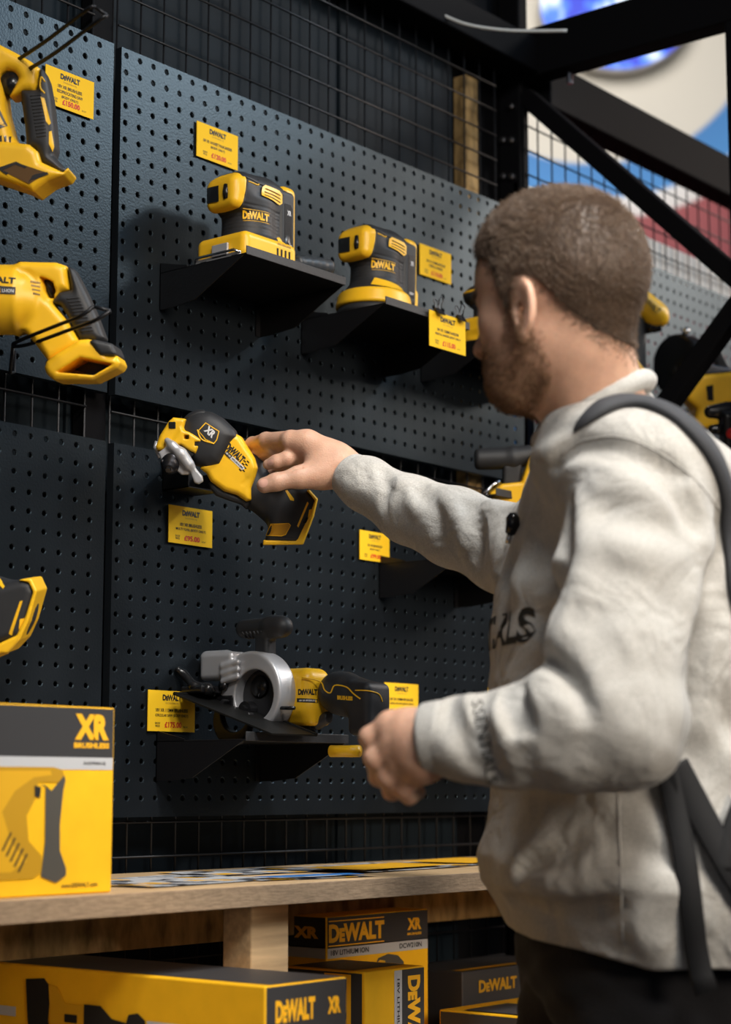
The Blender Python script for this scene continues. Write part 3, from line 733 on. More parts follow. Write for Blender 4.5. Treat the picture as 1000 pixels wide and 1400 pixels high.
# ---- palm / orbital sanders ----
def sander(kind, X0, Y0, Z0, label, tilt=0):
    Mx = Matrix.Translation((X0, Y0, Z0)) @ Matrix.Rotation(math.radians(tilt), 4, 'Y')
    r = root('sander', label, 'sander', Mx)
    rb, yl, bk = M['rubber'], M['yellow'], M['blackgloss']
    head = U(.014, cap((-.020,0,.126),(.020,0,.130),.024,.028), box((-.005,0,.126),(.050,.033,.024),.02), box((-.042,0,.115),(.021,.031,.0235),.011))
    barrel = cyl((0,0,.040),(0,0,.115),.0415,.039,.006)
    col_ = box((.050,0,.085),(.022,.030,.056),.014)
    base = U(.014, barrel, head, box((.030,0,.09),(.03,.028,.05),.012), col_)
    if kind == 'palm':
        flare = box((0,0,.040),(.052,.047,.010),.008); skirt = SUB(.006, U(.008, box((-.002,0,.030),(.060,.052,.021),.012), box((.045,0,.04),(.022,.035,.026),.01)), box((0,0,.003),(.09,.09,.006)))
        bodyfn = U(.010, base, flare)
    else:
        flare = cyl((0,0,.036),(0,0,.058),.058,.040,.006); skirt = U(.010, cyl((0,0,.015),(0,0,.042),.065,.059,.006), box((.055,0,.045),(.030,.032,.024),.012))
        bodyfn = U(.010, base, flare)
    nosecut = lambda P: np.maximum(P[:,0] + .043 - .10*(P[:,2]-.11), .088 - P[:,2])
    ribs = lambda P: bodyfn(P) + .0006*(np.sin(P[:,2]*1100) > .4)*(P[:,2] < .10)*(P[:,2] > .062)
    body = solid('housing', SUB(.002, ribs, lambda P: nosecut(P)-.0), (-.085,-.07,0),(.09,.07,.17), .0016, rb, r)
    nose = solid('nose_cover', INT(.003, OFF(bodyfn, .0012), lambda P: nosecut(P)+.0006), (-.085,-.055,.05),(0,.055,.17), .0016, yl, r)
    sk = solid('skirt', skirt, (-.08,-.08,0),(.10,.08,.085), .0016, yl, r)
    # battery column: yellow rim around a black side panel
    solid('battery_foot', U(.004, box((.060,0,.088),(.0175,.0335,.062),.012)), (.03,-.045,.01),(.09,.045,.16), .0016, yl, r)
    panel = solid('side_panel', INT(.003, box((.052,0,.086),(.0195,.0358,.056),.01), lambda P: .030-P[:,0]), (.02,-.045,.02),(.085,.045,.15), .0016, rb, r)
    bv = bvh_of([body, panel])
    mb = MB()
    for a, b, z0, z1 in ((.044,.062,.045,.118),):
        P = [(a+.003,-.1,z0),(b,-.1,z0),(b,-.1,z1-.006),(b-.004,-.1,z1),(a,-.1,z1),(a,-.1,z0+.006)]
    pl = decal_shape('side_label', r, bv, P, bk, step=.006)
    decal_text('side_mark', r, bvh_of([panel]), 'XR', (.0535,-.1,.104), EX, EZ, .009, .008, M['silver'], lift=.0012)
    decal_text('side_mark', r, bvh_of([panel]), '18V', (.0535,-.1,.052), EX, EZ, .012, .005, M['silver'], lift=.0012)
    # top grip pad
    solid('grip_pad', INT(.002, OFF(bodyfn, .0016), lambda P: .136 - .10*(P[:,0]+.03) - P[:,2] + .0005*np.sin(P[:,0]*1500)), (-.05,-.05,.11),(.08,.05,.17), .0016, rb, r)
    # yellow trim line below the pad
    bvb = bvh_of([body])
    for s in (-1,):
        pline('trim_line', r, bvb, [(-.038,-.1,.1325),(-.016,-.1,.1325),(-.010,-.1,.1375),(.010,-.1,.1385),(.022,-.1,.138),(.030,-.1,.130)], .0011, yl)
    # vent grille
    gx, gz = .013, .1235
    gp = [(gx-.025,-.1,gz-.007),(gx+.018,-.1,gz-.012),(gx+.024,-.1,gz-.008),(gx+.024,-.1,gz+.006),(gx+.018,-.1,gz+.011),(gx-.013,-.1,gz+.013),(gx-.020,-.1,gz+.008)]
    g = decal_shape('vent_grille', r, bvb, gp, yl, lift=.0022, step=.004)
    bg_ = bvh_of([g])
    for k in range(3): pline('vent_slot', g, bg_, [(gx-.018+.002*k,-.1,gz-.0045+.0055*k),(gx,-.1,gz-.0055+.0055*k),(gx+.019,-.1,gz-.0075+.0055*k)], .0009, M['osb'], lift=.0003)
    decal_text('logo', r, bvb, 'DeWALT', Vector((0,0,.083))+RTh*.014-FH*.2, RTh, EZ, .039, .0125, yl, d=FH, bold=.05, lift=.0012)
    for zz in (.0915, .0745): pline('logo_bar', r, bvb, [Vector((0,0,zz))+RTh*t-FH*.2 for t in (-.005,.014,.034)], .0005, yl, d=FH)
    # switch block on the nose
    bn = bvh_of([nose]); XN = Vector((1,0,0))
    sw = decal_shape('switch', r, bn, [(-.2,.026,.103),(-.2,.000,.101),(-.2,.000,.126),(-.2,.026,.127)], bk, d=XN, lift=.0015, step=.008)
    mb = MB(); mb.tube([(-.0620,-.013,.104),(-.0640,-.013,.114),(-.0620,-.013,.125)], .0050, 10); mb.build('speed_dial', bk, r, True)
    # screws
    for (x, z) in ((.020,.052),(-.012,.139)):
        h = bvb.ray_cast(Vector((x,-.2,z)), Vector((0,1,0)))
        if h[0]: mb = MB(); mb.tube([h[0]+Vector((0,-.0008,0)), h[0]+Vector((0,.002,0))], .0036, 10); mb.build('screw', M['darksteel'], r, True)
    bs = bvh_of([sk])
    if kind == 'palm':
        for k in range(4): decal_shape('skirt_vent', r, bs, [(.008+.009*k,-.2,.020),(.012+.009*k,-.2,.020),(.012+.009*k,-.2,.036),(.008+.009*k,-.2,.036)], bk, step=.02)
        decal_text('brushless_mark', r, bs, 'BRUSHLESS', (.026,-.2,.0435), EX, EZ, .030, .0035, M['osb'], lift=.0008)
        mb = MB(); mb.box((-.062,-.052,.0025),(.062,.052,.0105)); mb.build('sanding_plate', M['silver'], r, bevel=.002)
        mb = MB(); mb.box((-.0675,-.046,.0030),(-.064,.046,.0165)); mb.box((-.0675,-.020,.012),(-.063,.012,.034)); mb.build('paper_clamp', M['silver'], r, bevel=.0012)
        mb = MB(); mb.tube([(-.066,-.046,.014),(-.072,-.038,.018),(-.072,.040,.018),(-.066,.046,.014)], .0022, 8); mb.build('clamp_wire', M['chrome'], r, True)
        mb = MB()
        for y in (-.036,.028): mb.box((-.0685,y-.006,.0075),(-.0672,y+.006,.0115))
        mb.build('clamp_slot', bk, r)
        # dust port with ribbed hose end
        mb = MB(); mb.tube([(.050,.0,.036),(.085,.0,.038),(.120,.0,.045)], [.010,.0085,.010], 14); mb.build('dust_port', rb, r, True)
        P = [(.112+.0058*k,.0,.046+.0006*k) for k in range(15)]; mb = MB(); mb.tube(P, [.0095+.0032*min(k,9)/9+.0014*(k%3 == 1) for k in range(15)], 18); mb.build('hose_cuff', M['hosegrey'], r, True)
    else:
        mb = MB(); mb.tube([(0,0,.0005),(0,0,.003),(0,0,.009),(0,0,.016),(0,0,.017)], [.055,.062,.0625,.059,.05], 48); mb.build('sanding_pad', rb, r, True)
        q = lambda a, z: Vector((math.cos(a)*.2, math.sin(a)*.2, z))
        bd = bvh_of([body])
        pts = [Vector((0,0,z))+RTh*t-FH*.2 for t, z in ((-.006,.046),(.050,.040),(.045,.052),(.0,.060))]
        g = decal_shape('skirt_accent', r, bvh_of([body, sk]), pts, yl, d=FH, lift=.002, step=.005)
    return r
sander('palm', 2.070, -.092, 1.9335, 'yellow and black square palm sander on the highest bracket shelf')
o = sander('round', 2.380, -.090, 1.9245, 'yellow and black round orbital sander on the middle bracket shelf', 2)

# ---- third sander with a mushroom knob ----
r = root('polisher', 'yellow tool with black mushroom knob partly hidden behind the nose', 'power tool', Matrix.Translation((2.700,-.085,1.932)))
solid('base_housing', U(.012, cyl((0,0,.006),(0,0,.048),.052,.040,.008), box((.02,-.01,.03),(.06,.03,.022),.014), box((-.03,0,.035),(.022,.03,.014),.008)), (-.09,-.08,0),(.10,.08,.07), .002, M['yellow'], r)
mb = MB(); mb.tube([(0,0,.045),(0,0,.060),(0,0,.075),(0,0,.082)], [.022,.018,.018,.024], 20); mb.build('neck', M['rubber'], r, True)
solid('knob', U(.006, ell((0,0,.098),(.036,.036,.022))), (-.05,-.05,.06),(.05,.05,.13), .002, M['rubber'], r)
mb = MB(); mb.tube([(0,0,.100),(0,0,.104)], [.0365,.0362], 32); mb.build('knob_ring', M['yellow'], r, True)
mb = MB(); mb.tube([(0,0,.0002),(0,0,.008)], [.054,.052], 32); mb.build('pad', M['rubber'], r, True)

# ---- multi tool held in the raised hand ----
D0 = 2.765; q, q3, s = L2(330, 650, D0)
r = root('multi_tool', 'yellow and black oscillating multi tool held in the raised hand', 'power tool', view_matrix(330, 650, D0))
def pq(pts): return [q(*p) for p in pts]
yl, rb, bk = M['yellow'], M['rubber'], M['blackgloss']
body_y = prism(pq([(275,641),(286,628),(302,612),(314,594),(320,592),(330,597),(340,612),(350,627),(354,640),(351,652),(345,668),(345,684),(338,686),(325,677),(308,672),(290,659),(284,648)]), -.029, .029, .009)
body = solid('housing', SUB(.003, body_y, cap((*q(334,662)[:1],-.034,q(334,662)[1]), (*q(341,656)[:1],-.034,q(341,656)[1]), .0045)), (-.08,-.04,-.06),(.05,.04,.08), .0014, yl, r)
hd = U(.02, ell((*q(288,602)[:1],0,q(288,602)[1]), (.046,.036,.043)), cap((*q(300,618)[:1],0,q(300,618)[1]), (*q(325,606)[:1],0,q(325,606)[1]), .034,.030))
hdp = INT(.012, prism(pq([(243,576),(256,562),(270,558),(290,563),(306,572),(322,588),(326,598),(318,606),(308,626),(303,636),(285,641),(268,637),(250,612)]), -.040, .040, .018), OFF(hd, .006))
head = solid('gearcase_cover', hdp, (-.11,-.05,-.01),(.03,.05,.11), .0014, rb, r)
cap_ = solid('top_cap', INT(.003, OFF(hdp, .0015), prism(pq([(246,575),(252,556),(275,552),(284,566),(270,571)]), -.022, .022, .004)), (-.11,-.03,.05),(-.02,.03,.12), .0014, rb, r)
yl_front = U(.006, prism(pq([(216,612),(222,596),(234,577),(240,572),(257,574),(254,588),(247,598),(240,606),(238,614),(226,618),(218,616)]), -.036,.010,.006),
             prism(pq([(238,606),(250,588),(262,592),(279,602),(276,610),(271,621),(262,617),(250,609),(243,612)]), -.040,.000,.005))
solid('blade_clamp_housing', SUB(.002, yl_front, U(.001, *[box((*q(x,y)[:1],-.038,q(x,y)[1]),(.0034,.008,.0030),.0005) for x,y in ((258.5,599),(272.5,608))])), (-.14,-.055,.0),(-.03,.02,.10), .0012, yl, r)
for x, y in ((239,583),):
    mb = MB(); a = q(x, y); mb.box((a[0]-.005,-.0375,a[1]-.005),(a[0]+.005,-.034,a[1]+.005)); mb.build('slot', bk, r, bevel=.001)
mb = MB(); a = q(252,612); b_ = q(262,620); mb.tube([(a[0],-.028,a[1]),(b_[0],-.026,b_[1])], .008, 14); mb.tube([(q(245,606)[0],-.03,q(245,606)[1]),(q(266,624)[0],-.03,q(266,624)[1])], .006, 12); mb.build('drive_neck', rb, r, True)
# release lever: bent grey arm with a paddle
lv = U(.006, chain([(*q(233,604)[:1],-.040,q(233,604)[1]), (*q(240,611)[:1],-.046,q(240,611)[1]), (*q(252,622)[:1],-.048,q(252,622)[1]), (*q(262,636)[:1],-.047,q(262,636)[1])], [.0045,.0065,.0085,.0085], .004),
       prism(pq([(221,620),(232,612),(245,614),(262,624),(267,637),(262,650),(252,650),(240,640),(226,634)]), -.046,-.036,.003),
       prism(pq([(264,640),(270,639),(281,652),(282,659),(276,663),(270,661),(266,652)]), -.050,-.043,.003))
solid('release_lever', lv, (-.13,-.065,-.04),(-.03,-.02,.06), .0012, M['silver'], r)
mb = MB(); mb.tube([(*q(216,608)[:1],-.012,q(216,608)[1]+.004),(*q(214,612)[:1],-.014,q(214,612)[1]),(*q(222,626)[:1],-.024,q(222,626)[1])], .0035, 8); mb.build('lever_hinge', M['silver'], r, True)
# blade spindle facing down-left
mb = MB(); c0 = Vector((q(240,630)[0],-.034,q(240,630)[1])); ax = Vector((-.14,-.72,-.45)).normalized()
mb.tube([c0, c0+ax*.012, c0+ax*.0121, c0+ax*.020, c0+ax*.0201, c0+ax*.026, c0+ax*.0262], [.0150,.0155,.0125,.0125,.0095,.009,.003], 28); mb.build('spindle', M['darksteel'], r, True)
mb = MB(); mb.tube([c0+ax*.026, c0+ax*.029], .0042, 6); mb.build('spindle_bolt', M['darksteel'], r)
lowr = solid('lower_grip', U(.006, prism(pq([(286,660),(292,658),(325,676),(345,684),(343,690),(338,697),(330,690),(312,684),(296,678),(288,668)]), -.020,.026,.007)), (-.06,-.03,-.06),(.03,.04,.0), .0014, rb, r)
# rubber neck and battery
nk = U(.016, chain([(*q3(343,640,.004),), (*q3(352,672,.006),), (*q3(375,688,.01),), (*q3(398,690,.012),)], [.022,.026,.027,.026], .01),
       prism([q(*p) for p in ((362,741),(372,706),(385,668),(400,664),(421,671),(432,684),(426,706),(411,742))], -.022,.045,.010))
neck = solid('handle', nk, (-.01,-.05,-.11),(.13,.07,.05), .0016, rb, r)
solid('battery_rim', SUB(.002, prism([q(*p) for p in ((360.5,745),(361,738),(405,739),(425,702),(431,684),(420,671),(423,669.5),(434,682),(428.5,706),(414,744.5))], -.021,.044,.002), OFF(nk, -.001)), (.02,-.04,-.12),(.13,.06,.0), .0012, yl, r)
bvn = bvh_of([neck]); bvb = bvh_of([body]); bvd = bvh_of([head])
def P3(pts): return [Vector((q(*p)[0], -.2, q(*p)[1])) for p in pts]
decal_shape('battery_label', r, bvn, P3([(364,732),(371,716),(396,715),(399,718),(392,731),(386,733)]), mat('amber_panel', (.55,.27,.01), .35), lift=.0008)
decal_shape('battery_label_rim', r, bvn, P3([(364,732),(371,716),(396,715),(399,718),(392,731),(386,733)]), yl, lift=.0012, ring=.0012)
decal_shape('side_mark', r, bvn, P3([(409,721),(407,719),(421,686),(423,688)]), yl, lift=.0008)
decal_shape('release_button', r, bvn, P3([(421.5,709),(423.5,697),(428,695.5),(426.5,706)]), yl, lift=.0016)
decal_shape('release_catch', r, bvn, P3([(415,715),(419,708),(424,706),(420,715)]), bk, lift=.0016)
decal_shape('neck_mark', r, bvn, P3([(391,671),(394,670),(403,682),(403,685),(398,684)]), yl, lift=.0008)
a = math.radians(-43); te = Vector((math.cos(a),0,math.sin(a))); tu = Vector((-te.z,0,te.x))
decal_text('logo', r, bvb, 'DeWALT', P3([(323.5,620)])[0], te, tu, .033, .0108, M['ink'], bold=.05)
o = P3([(317.5,625.5)])[0]
decal_shape('grey_label', r, bvb, [o+te*x+tu*z for x, z in ((-.010,-.0026),(.026,-.0026),(.026,.0026),(-.010,.0026))], M['white'])
decal_shape('black_label', r, bvb, [o+te*x+tu*z for x, z in ((-.010,-.0028),(.001,-.0028),(.001,.0028),(-.010,.0028))], M['ink'], lift=.0010)
decal_text('label_text', r, bvb, '18V XR', o-te*.0045, te, tu, .009, .0026, M['white'], lift=.0014)
decal_text('label_text', r, bvb, 'BRUSHLESS', o+te*.0135, te, tu, .021, .0022, M['ink'], lift=.0010)
for k in range(4):
    for j in range(2):
        o = P3([(341-2*k-j*4.5, 632+4.0*k-j*.8)])[0]
        decal_shape('vent_slot', r, bvb, [o+te*x+tu*z for x, z in ((-.0022,-.0008),(.0022,-.0008),(.0022,.0008),(-.0022,.0008))], bk, step=.01)
badge = P3([(274,590),(284,579),(303,591),(300,603),(296,608),(284,603)])
decal_shape('badge_outline', r, bvd, badge, yl, lift=.0010, ring=.0014)
o = P3([(290.5,592)])[0]; decal_text('xr_mark', r, bvd, 'XR', o, te, tu, .0165, .0105, M['white'], bold=.05, lift=.0010)
pline('badge_tail', r, bvd, P3([(273,589),(279,602),(296,608)]), .0011, yl)

# ---- circular saw on the lower shelf (cutting towards the wall) ----
C0 = V(350, 948, 2.80)
r = root('circular_saw', 'small circular saw with silver blade guard on the lower bracket shelf', 'circular saw', Matrix.Translation(C0))
si = M['silver']
ring = SUB(.002, cyl((-.016,0,0),(.022,0,0),.062,.062,.005), cyl((-.03,-.010,-.004),(.014,-.010,-.004),.037,.040,.002))
cut = lambda P: -(P[:,2]*.93 - P[:,1]*-.36 + .018)          # keep what lies above the sloping shoe
guard = solid('blade_guard', INT(.002, ring, lambda P: -(P[:,2] + .40*(-P[:,1]) *1 + .030) if False else -(P[:,2] - .42*P[:,1] + .034)), (-.03,-.075,-.07),(.03,.075,.075), .0015, si, r)
solid('guard_snout', U(.006, prism([(0,0)]*3, 0, .01) if False else box((-.004,.062,.042),(.019,.034,.021),.008, None), cap((-.010,.050,.058),(-.010,.092,.058),.0075), *[cap((-.020,.018+.0,.046-.011*k),(-.022,.046,.040-.011*k),.0042) for k in range(3)]),
      (-.04,-.01,.0),(.03,.11,.085), .0015, si, r)
solid('gear_plate', SUB(.003, cyl((.004,0,-.002),(.012,0,-.002),.042,.042,.002), cyl((-.01,-.004,.01),(.007,-.004,.01),.017)), (-.01,-.05,-.05),(.02,.05,.05), .0015, rb, r)
mb = MB(); mb.tube([(.006,-.004,.010),(.001,-.004,.010)], [.016,.015], 28); mb.build('hub_cap', bk, r, True)
mb = MB(); mb.tube([(.004,.012,-.024),(-.012,.012,-.024)], .0125, 20); mb.tube([(-.012,.012,-.024),(-.018,.012,-.024)], .007, 6); mb.build('blade_bolt', M['darksteel'], r, False)
mb = MB(); mb.tube([(-.018,.046,.012),(-.025,.046,.012)], .007, 12); mb.build('knob', bk, r, True)
# shoe
A = Vector((0,.085,-.002)); Bq = Vector((0,-.108,-.0635)); t = (Bq-A).normalized(); u = Vector((0,-t.z,t.y))
mb = MB()
v = []
for p in (A, Bq):
    for x in (-.085, .012):
        for k in (-.0012, .0012): v.append(p+Vector((x,0,0))+u*k)
mb.add(v, [(0,1,3,2),(4,6,7,5),(0,4,5,1),(2,3,7,6),(1,5,7,3),(0,2,6,4)])
mb.tube([A+Vector((.012,0,.001)), Bq+Vector((.012,0,.001))], .0028, 8); mb.tube([A+Vector((-.085,0,.001)), A+Vector((.012,0,.001))], .0028, 8)
mb.build('shoe', M['shoeblack'], r, False)
lowg = SUB(.002, cyl((-.030,.022,-.040),(-.018,.022,-.040),.037,.037,.002), cyl((-.05,.016,-.030),(.01,.016,-.030),.027))
solid('lower_guard', INT(.001, lowg, lambda P: P[:,2]+.024-.4*P[:,1]), (-.04,-.03,-.10),(.01,.08,-.0), .0015, mat('smoked_guard', (.022,.022,.024), .4, 0, .3), r)
solid('depth_lever', U(.004, chain([(-.055,.125-.03,.030),(-.055,.105-.03,.012),(-.045,.085-.03,.006),(-.03,.06,.004)], [.0065,.006,.008,.007], .006), cap((-.062,.10,.036),(-.05,.09,.020),.005)), (-.09,.02,-.02),(0,.13,.06), .0015, bk, r)
solid('front_bracket', U(.004, box((-.03,.075,.006),(.03,.022,.006),.003), box((-.01,.05,-.012),(.008,.02,.010),.003)), (-.08,.02,-.04),(.03,.11,.03), .0018, bk, r)
# top handle
hdl = solid('top_handle', U(.006, cap((.012,.034,.098),(.012,-.036,.098),.0140,.0155), cap((.012,-.022,.098),(.012,-.042,.097),.0175,.0150), box((.014,-.006,.070),(.012,.013,.024),.006)), (-.02,-.07,.03),(.04,.06,.13), .0015, rb, r)
mb = MB()
for k in range(7): y = .026-.0075*k; mb.tube([(-.003+.0*k, y, .092),(.004,y,.0845),(.014,y,.0835)], .0016, 6)
mb.build('handle_rib', rb, r, True)
# motor housing and handle
mot = U(.012, cyl((.016,-.004,.0),(.030,-.004,.0),.050,.044,.004), box((.050,-.036,-.001),(.030,.048,.038),.018), box((.052,-.055,-.030),(.022,.030,.018),.008))
motor = solid('motor_housing', mot, (.0,-.10,-.06),(.10,.06,.065), .0015, yl, r)
mb = MB()
for k in range(4): a = -.5+.33*k; mb.box((.030,-.048*math.cos(a)-.002,.044*math.sin(a)-.003),(.042,-.040*math.cos(a),.044*math.sin(a)+.003))
mb.build('cooling_slot', bk, r)
hn = U(.014, chain([(.060,-.110,.000),(.058,-.125,-.003),(.056,-.145,-.009),(.056,-.161,-.014)], [.031,.030,.027,.027], .01), box((.056,-.170,-.026),(.028,.020,.038),.010))
hand_ = solid('handle', hn, (.0,-.22,-.08),(.11,-.01,.06), .0016, rb, r)
solid('trigger', U(.004, cap((.052,-.075,-.045),(.052,-.095,-.036),.009), box((.052,-.055,-.052),(.008,.012,.006),.003)), (.03,-.10,-.07),(.07,-.02,-.01), .0015, rb, r)
bm = bvh_of([motor]); bh = bvh_of([hand_]); dF = FH
def W3(px, py): 
    k = V(px, py, 2.74)-C0; return k-FH*.3
decal_text('logo', r, bm, 'DeWALT', W3(420,944.5), RT, EZ, .0285, .0088, M['ink'], d=dF, bold=.05)
decal_shape('black_label', r, bm, [W3(405,953), W3(434,954.5), W3(434,960), W3(405,958.5)], M['ink'], d=dF)
decal_text('label_text', r, bm, '18V XR BRUSHLESS', W3(419.5,956.5), RT, EZ, .024, .0025, M['white'], d=dF, lift=.0012)
pline('trim_line', r, bh, [W3(*p) for p in ((412,924),(437,930),(444,943),(452,947),(458,937),(474,940),(483,949),(493,957))], .0011, yl, d=dF)
pline('trim_line', r, bh, [W3(*p) for p in ((486,945),(503,946),(518,950),(523,960))], .0010, yl, d=dF)
decal_text('brushless_mark', r, bh, 'BRUSHLESS', W3(472,955), (RT-EZ*.12), EZ, .0225, .0062, yl, d=dF, bold=.06)
mb = MB(); a = V(474,1027,2.70)-C0; b_ = V(492,1027,2.69)-C0; mb.tube([a-(b_-a)*1.2, a, b_], .0085, 18); mb.tube([b_, b_+(b_-a)*.05], .0028, 10, 0); mb.build('battery_latch', yl, r, True)
mb = MB(); a = V(384,968,2.755)-C0; b_ = V(403,968,2.74)-C0; mb.tube([a, b_], .0028, 8); mb.build('dust_spout', bk, r, True)

# ---- the two handle tools hanging at upper left ----
def vtool(name, cx, cy, d, label, cat='power tool'):
    q, q3, s = L2(cx, cy, d); r = root(name, label, cat, view_matrix(cx, cy, d)); return q, q3, r
def pris(q, pts, y0, y1, r=.01): return prism([q(*p) for p in pts], y0, y1, r)
def ribs_on(name, parent, bv, q, segs, w, mt):
    for a, b in segs:
        P = [Vector((q(*a)[0],-.3,q(*a)[1])), Vector(((q(*a)[0]+q(*b)[0])/2,-.3,(q(*a)[1]+q(*b)[1])/2)), Vector((q(*b)[0],-.3,q(*b)[1]))]
        pline(name, parent, bv, P, w, mt, lift=.0002, n=3)
q, q3, r = vtool('reciprocating_saw', 20, 150, 2.51, 'yellow saw with black ribbed grip, topmost tool at the left edge')
yb = U(.008, pris(q, [(-60,48),(0,64),(22,75),(45,88),(58,98),(57,122),(52,131),(36,130),(24,136),(16,137),(24,122),(29,112),(24,104),(14,101),(4,106),(-2,116),(-60,110)], -.028,.028,.012),
       pris(q, [(-60,84),(-8,100),(2,106),(9,128),(13,158),(22,190),(32,203),(48,207),(50,222),(38,236),(-10,222),(-60,200)], -.034,.034,.014))
b1 = solid('housing', yb, (-.10,-.045,-.12),(.05,.045,.12), .002, yl, r)
foot = SUB(.003, pris(q, [(-20,205),(10,200),(46,204),(58,214),(62,228),(92,242),(98,235),(100,238),(94,246),(72,254),(52,269),(38,262),(-22,242)], -.042,.042,.010), prism([q(*p) for p in ((4,240),(30,226),(74,243),(48,262))], -.030,.5,.004))
solid('battery_socket', SUB(.002, foot, prism([q(*p) for p in ((6,237),(30,224),(72,241),(50,256))], -.080,.030,.002)) if False else foot, (-.06,-.05,-.13),(.10,.05,-.03), .002, yl, r)
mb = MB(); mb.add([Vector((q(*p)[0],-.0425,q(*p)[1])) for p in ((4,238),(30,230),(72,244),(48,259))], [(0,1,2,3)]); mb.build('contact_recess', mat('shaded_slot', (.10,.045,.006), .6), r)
mb = MB()
for P in (((4,238),(30,229),(45,236),(42,238),(29,233),(12,241),(20,244),(18,247)), ((50,254),(46,258),(52,248),(56,246),(72,243),(74,246),(58,252))): mb.add([Vector((q(*p)[0],-.0430,q(*p)[1])) for p in P], [tuple(range(len(P)))])
mb.build('contact_slot', bk, r)
gr = solid('grip', pris(q, [(32,128),(54,127),(57,100),(62,98),(68,112),(73,140),(77,178),(79,205),(76,216),(95,236),(88,243),(60,227),(52,208),(40,206),(38,178),(34,150)], -.030,.030,.013), (-.0,-.045,-.11),(.09,.045,.07), .002, rb, r)
bv = bvh_of([gr])
ribs_on('grip_rib', r, bv, q, [((47+.7*k,138+4.6*k),(62+.55*k,136+4.6*k)) for k in range(13)], .0010, rb)
decal_shape('yellow_inlay', r, bv, [Vector((q(*p)[0],-.3,q(*p)[1])) for p in ((61,139),(66,141),(74,174),(72,177),(68,172))], yl, lift=.0012)
decal_shape('yellow_inlay', r, bv, [Vector((q(*p)[0],-.3,q(*p)[1])) for p in ((72,186),(75,184),(78,205),(76,212),(72,202))], yl, lift=.0012)
pline('inlay_rim', r, bv, [Vector((q(*p)[0],-.3,q(*p)[1])) for p in ((66,118),(61,112),(60,126),(66,134))], .0012, yl)
mb = MB(); a = q(18,118); mb.tube([(a[0],-.020,a[1]),(a[0],.02,a[1])], [.0145,.0145], 24); mb.build('trigger', bk, r, True)
bb = bvh_of([b1])
decal_shape('side_label', r, bb, [Vector((q(*p)[0],-.3,q(*p)[1])) for p in ((-30,150),(4,152),(16,178),(2,186),(-30,186))], M['carton_k'], lift=.001)
decal_shape('side_label_field', r, bb, [Vector((q(*p)[0],-.3,q(*p)[1])) for p in ((-30,158),(2,157),(12,176),(0,181),(-30,181))], yl, lift=.0016)
for k in range(4): decal_shape('vent_slot', r, bb, [Vector((q(*p)[0],-.3,q(*p)[1])) for p in ((0+6*k,193),(3+6*k,192),(4+6*k,207),(1+6*k,208))], bk, lift=.0006, step=.02)

q, q3, r = vtool('reciprocating_saw', 70, 430, 2.49, 'yellow saw lying on the wire hook with its open battery socket pointing right')
bar = U(.010, cyl((-.13,0,q(0,410)[1]),(q(30,0)[0],0,q(0,410)[1]),.046,.046,.006), cyl((q(28,0)[0],0,q(0,412)[1]),(q(62,0)[0],0,q(0,416)[1]),.046,.030,.010))
b1 = solid('housing', U(.008, bar, pris(q, [(35,452),(60,405),(76,418),(95,440),(112,468),(104,480),(70,496),(55,476)], -.030,.030,.010),
    SUB(.003, pris(q, [(18,372),(30,360),(80,361),(94,366),(97,385),(99,399),(86,402),(80,410),(72,415),(60,404),(56,395),(40,378)], -.026,.026,.012), pris(q, [(58,381),(66,383),(76,388),(80,400),(76,410),(70,412),(62,400)], -.06,.06,.004))),
    (-.14,-.055,-.08),(.05,.055,.08), .002, yl, r)
gr = solid('grip', pris(q, [(84,402),(100,399),(97,376),(95,366),(104,370),(112,385),(122,405),(134,432),(146,464),(138,470),(126,468),(112,467),(98,438),(86,420),(74,416)], -.028,.028,.012), (-.0,-.04,-.05),(.09,.04,.08), .002, rb, r)
foot = SUB(.003, pris(q, [(67,506),(70,497),(82,488),(100,477),(112,468),(126,467),(140,470),(152,488),(166,490),(170,499),(166,506),(132,523),(80,523),(70,514)], -.044,.044,.010), prism([q(*p) for p in ((84,512),(116,492),(160,501),(134,516))], -.08,.034,.004))
solid('battery_socket', foot, (-.01,-.055,-.12),(.12,.055,-.02), .002, yl, r)
mb = MB(); mb.add([Vector((q(*p)[0],.030,q(*p)[1])) for p in ((84,514),(112,490),(162,499),(136,518))], [(0,1,2,3)]); mb.build('contact_recess', M['osb'], r)
mb = MB(); mb.add([Vector((q(*p)[0],.0295,q(*p)[1])) for p in ((98,503),(116,493),(160,500),(134,517),(120,512))], [(0,1,2,3,4)]); mb.build('contact_slot', bk, r)
solid('foot_cover', pris(q, [(128,470),(136,468),(160,474),(165,486),(164,490),(144,490),(138,484)], -.048,.048,.006), (.05,-.055,-.07),(.12,.055,-.02), .002, rb, r)
bv = bvh_of([gr]); ribs_on('grip_rib', r, bv, q, [((96+1.9*k,412+4.4*k),(113+1.9*k,410+4.4*k)) for k in range(11)], .0010, rb)
solid('trigger', pris(q, [(60,383),(68,384),(77,390),(79,402),(72,411),(64,400)], -.012,.012,.006), (-.02,-.02,-.0),(.03,.02,.06), .0016, bk, r)
bb = bvh_of([b1])
def T3(x, y): return Vector((q(x,y)[0],-.3,q(x,y)[1]))
decal_text('logo', r, bb, 'DeWALT', T3(1,387), EX-EZ*.07, EZ, .054, .0085, M['ink'], bold=.04, lift=.001)
decal_shape('black_label', r, bb, [T3(-30,393),(T3(30,398)),T3(30,408),T3(-30,405)], M['carton_k'], lift=.001)
decal_text('label_text', r, bb, 'XR', T3(6,402), EX-EZ*.05, EZ, .009, .0065, M['print_y'], bold=.04, lift=.0016)
decal_text('label_text', r, bb, 'LI-ION', T3(20,403), EX-EZ*.05, EZ, .015, .0045, M['white'], bold=.02, lift=.0016)
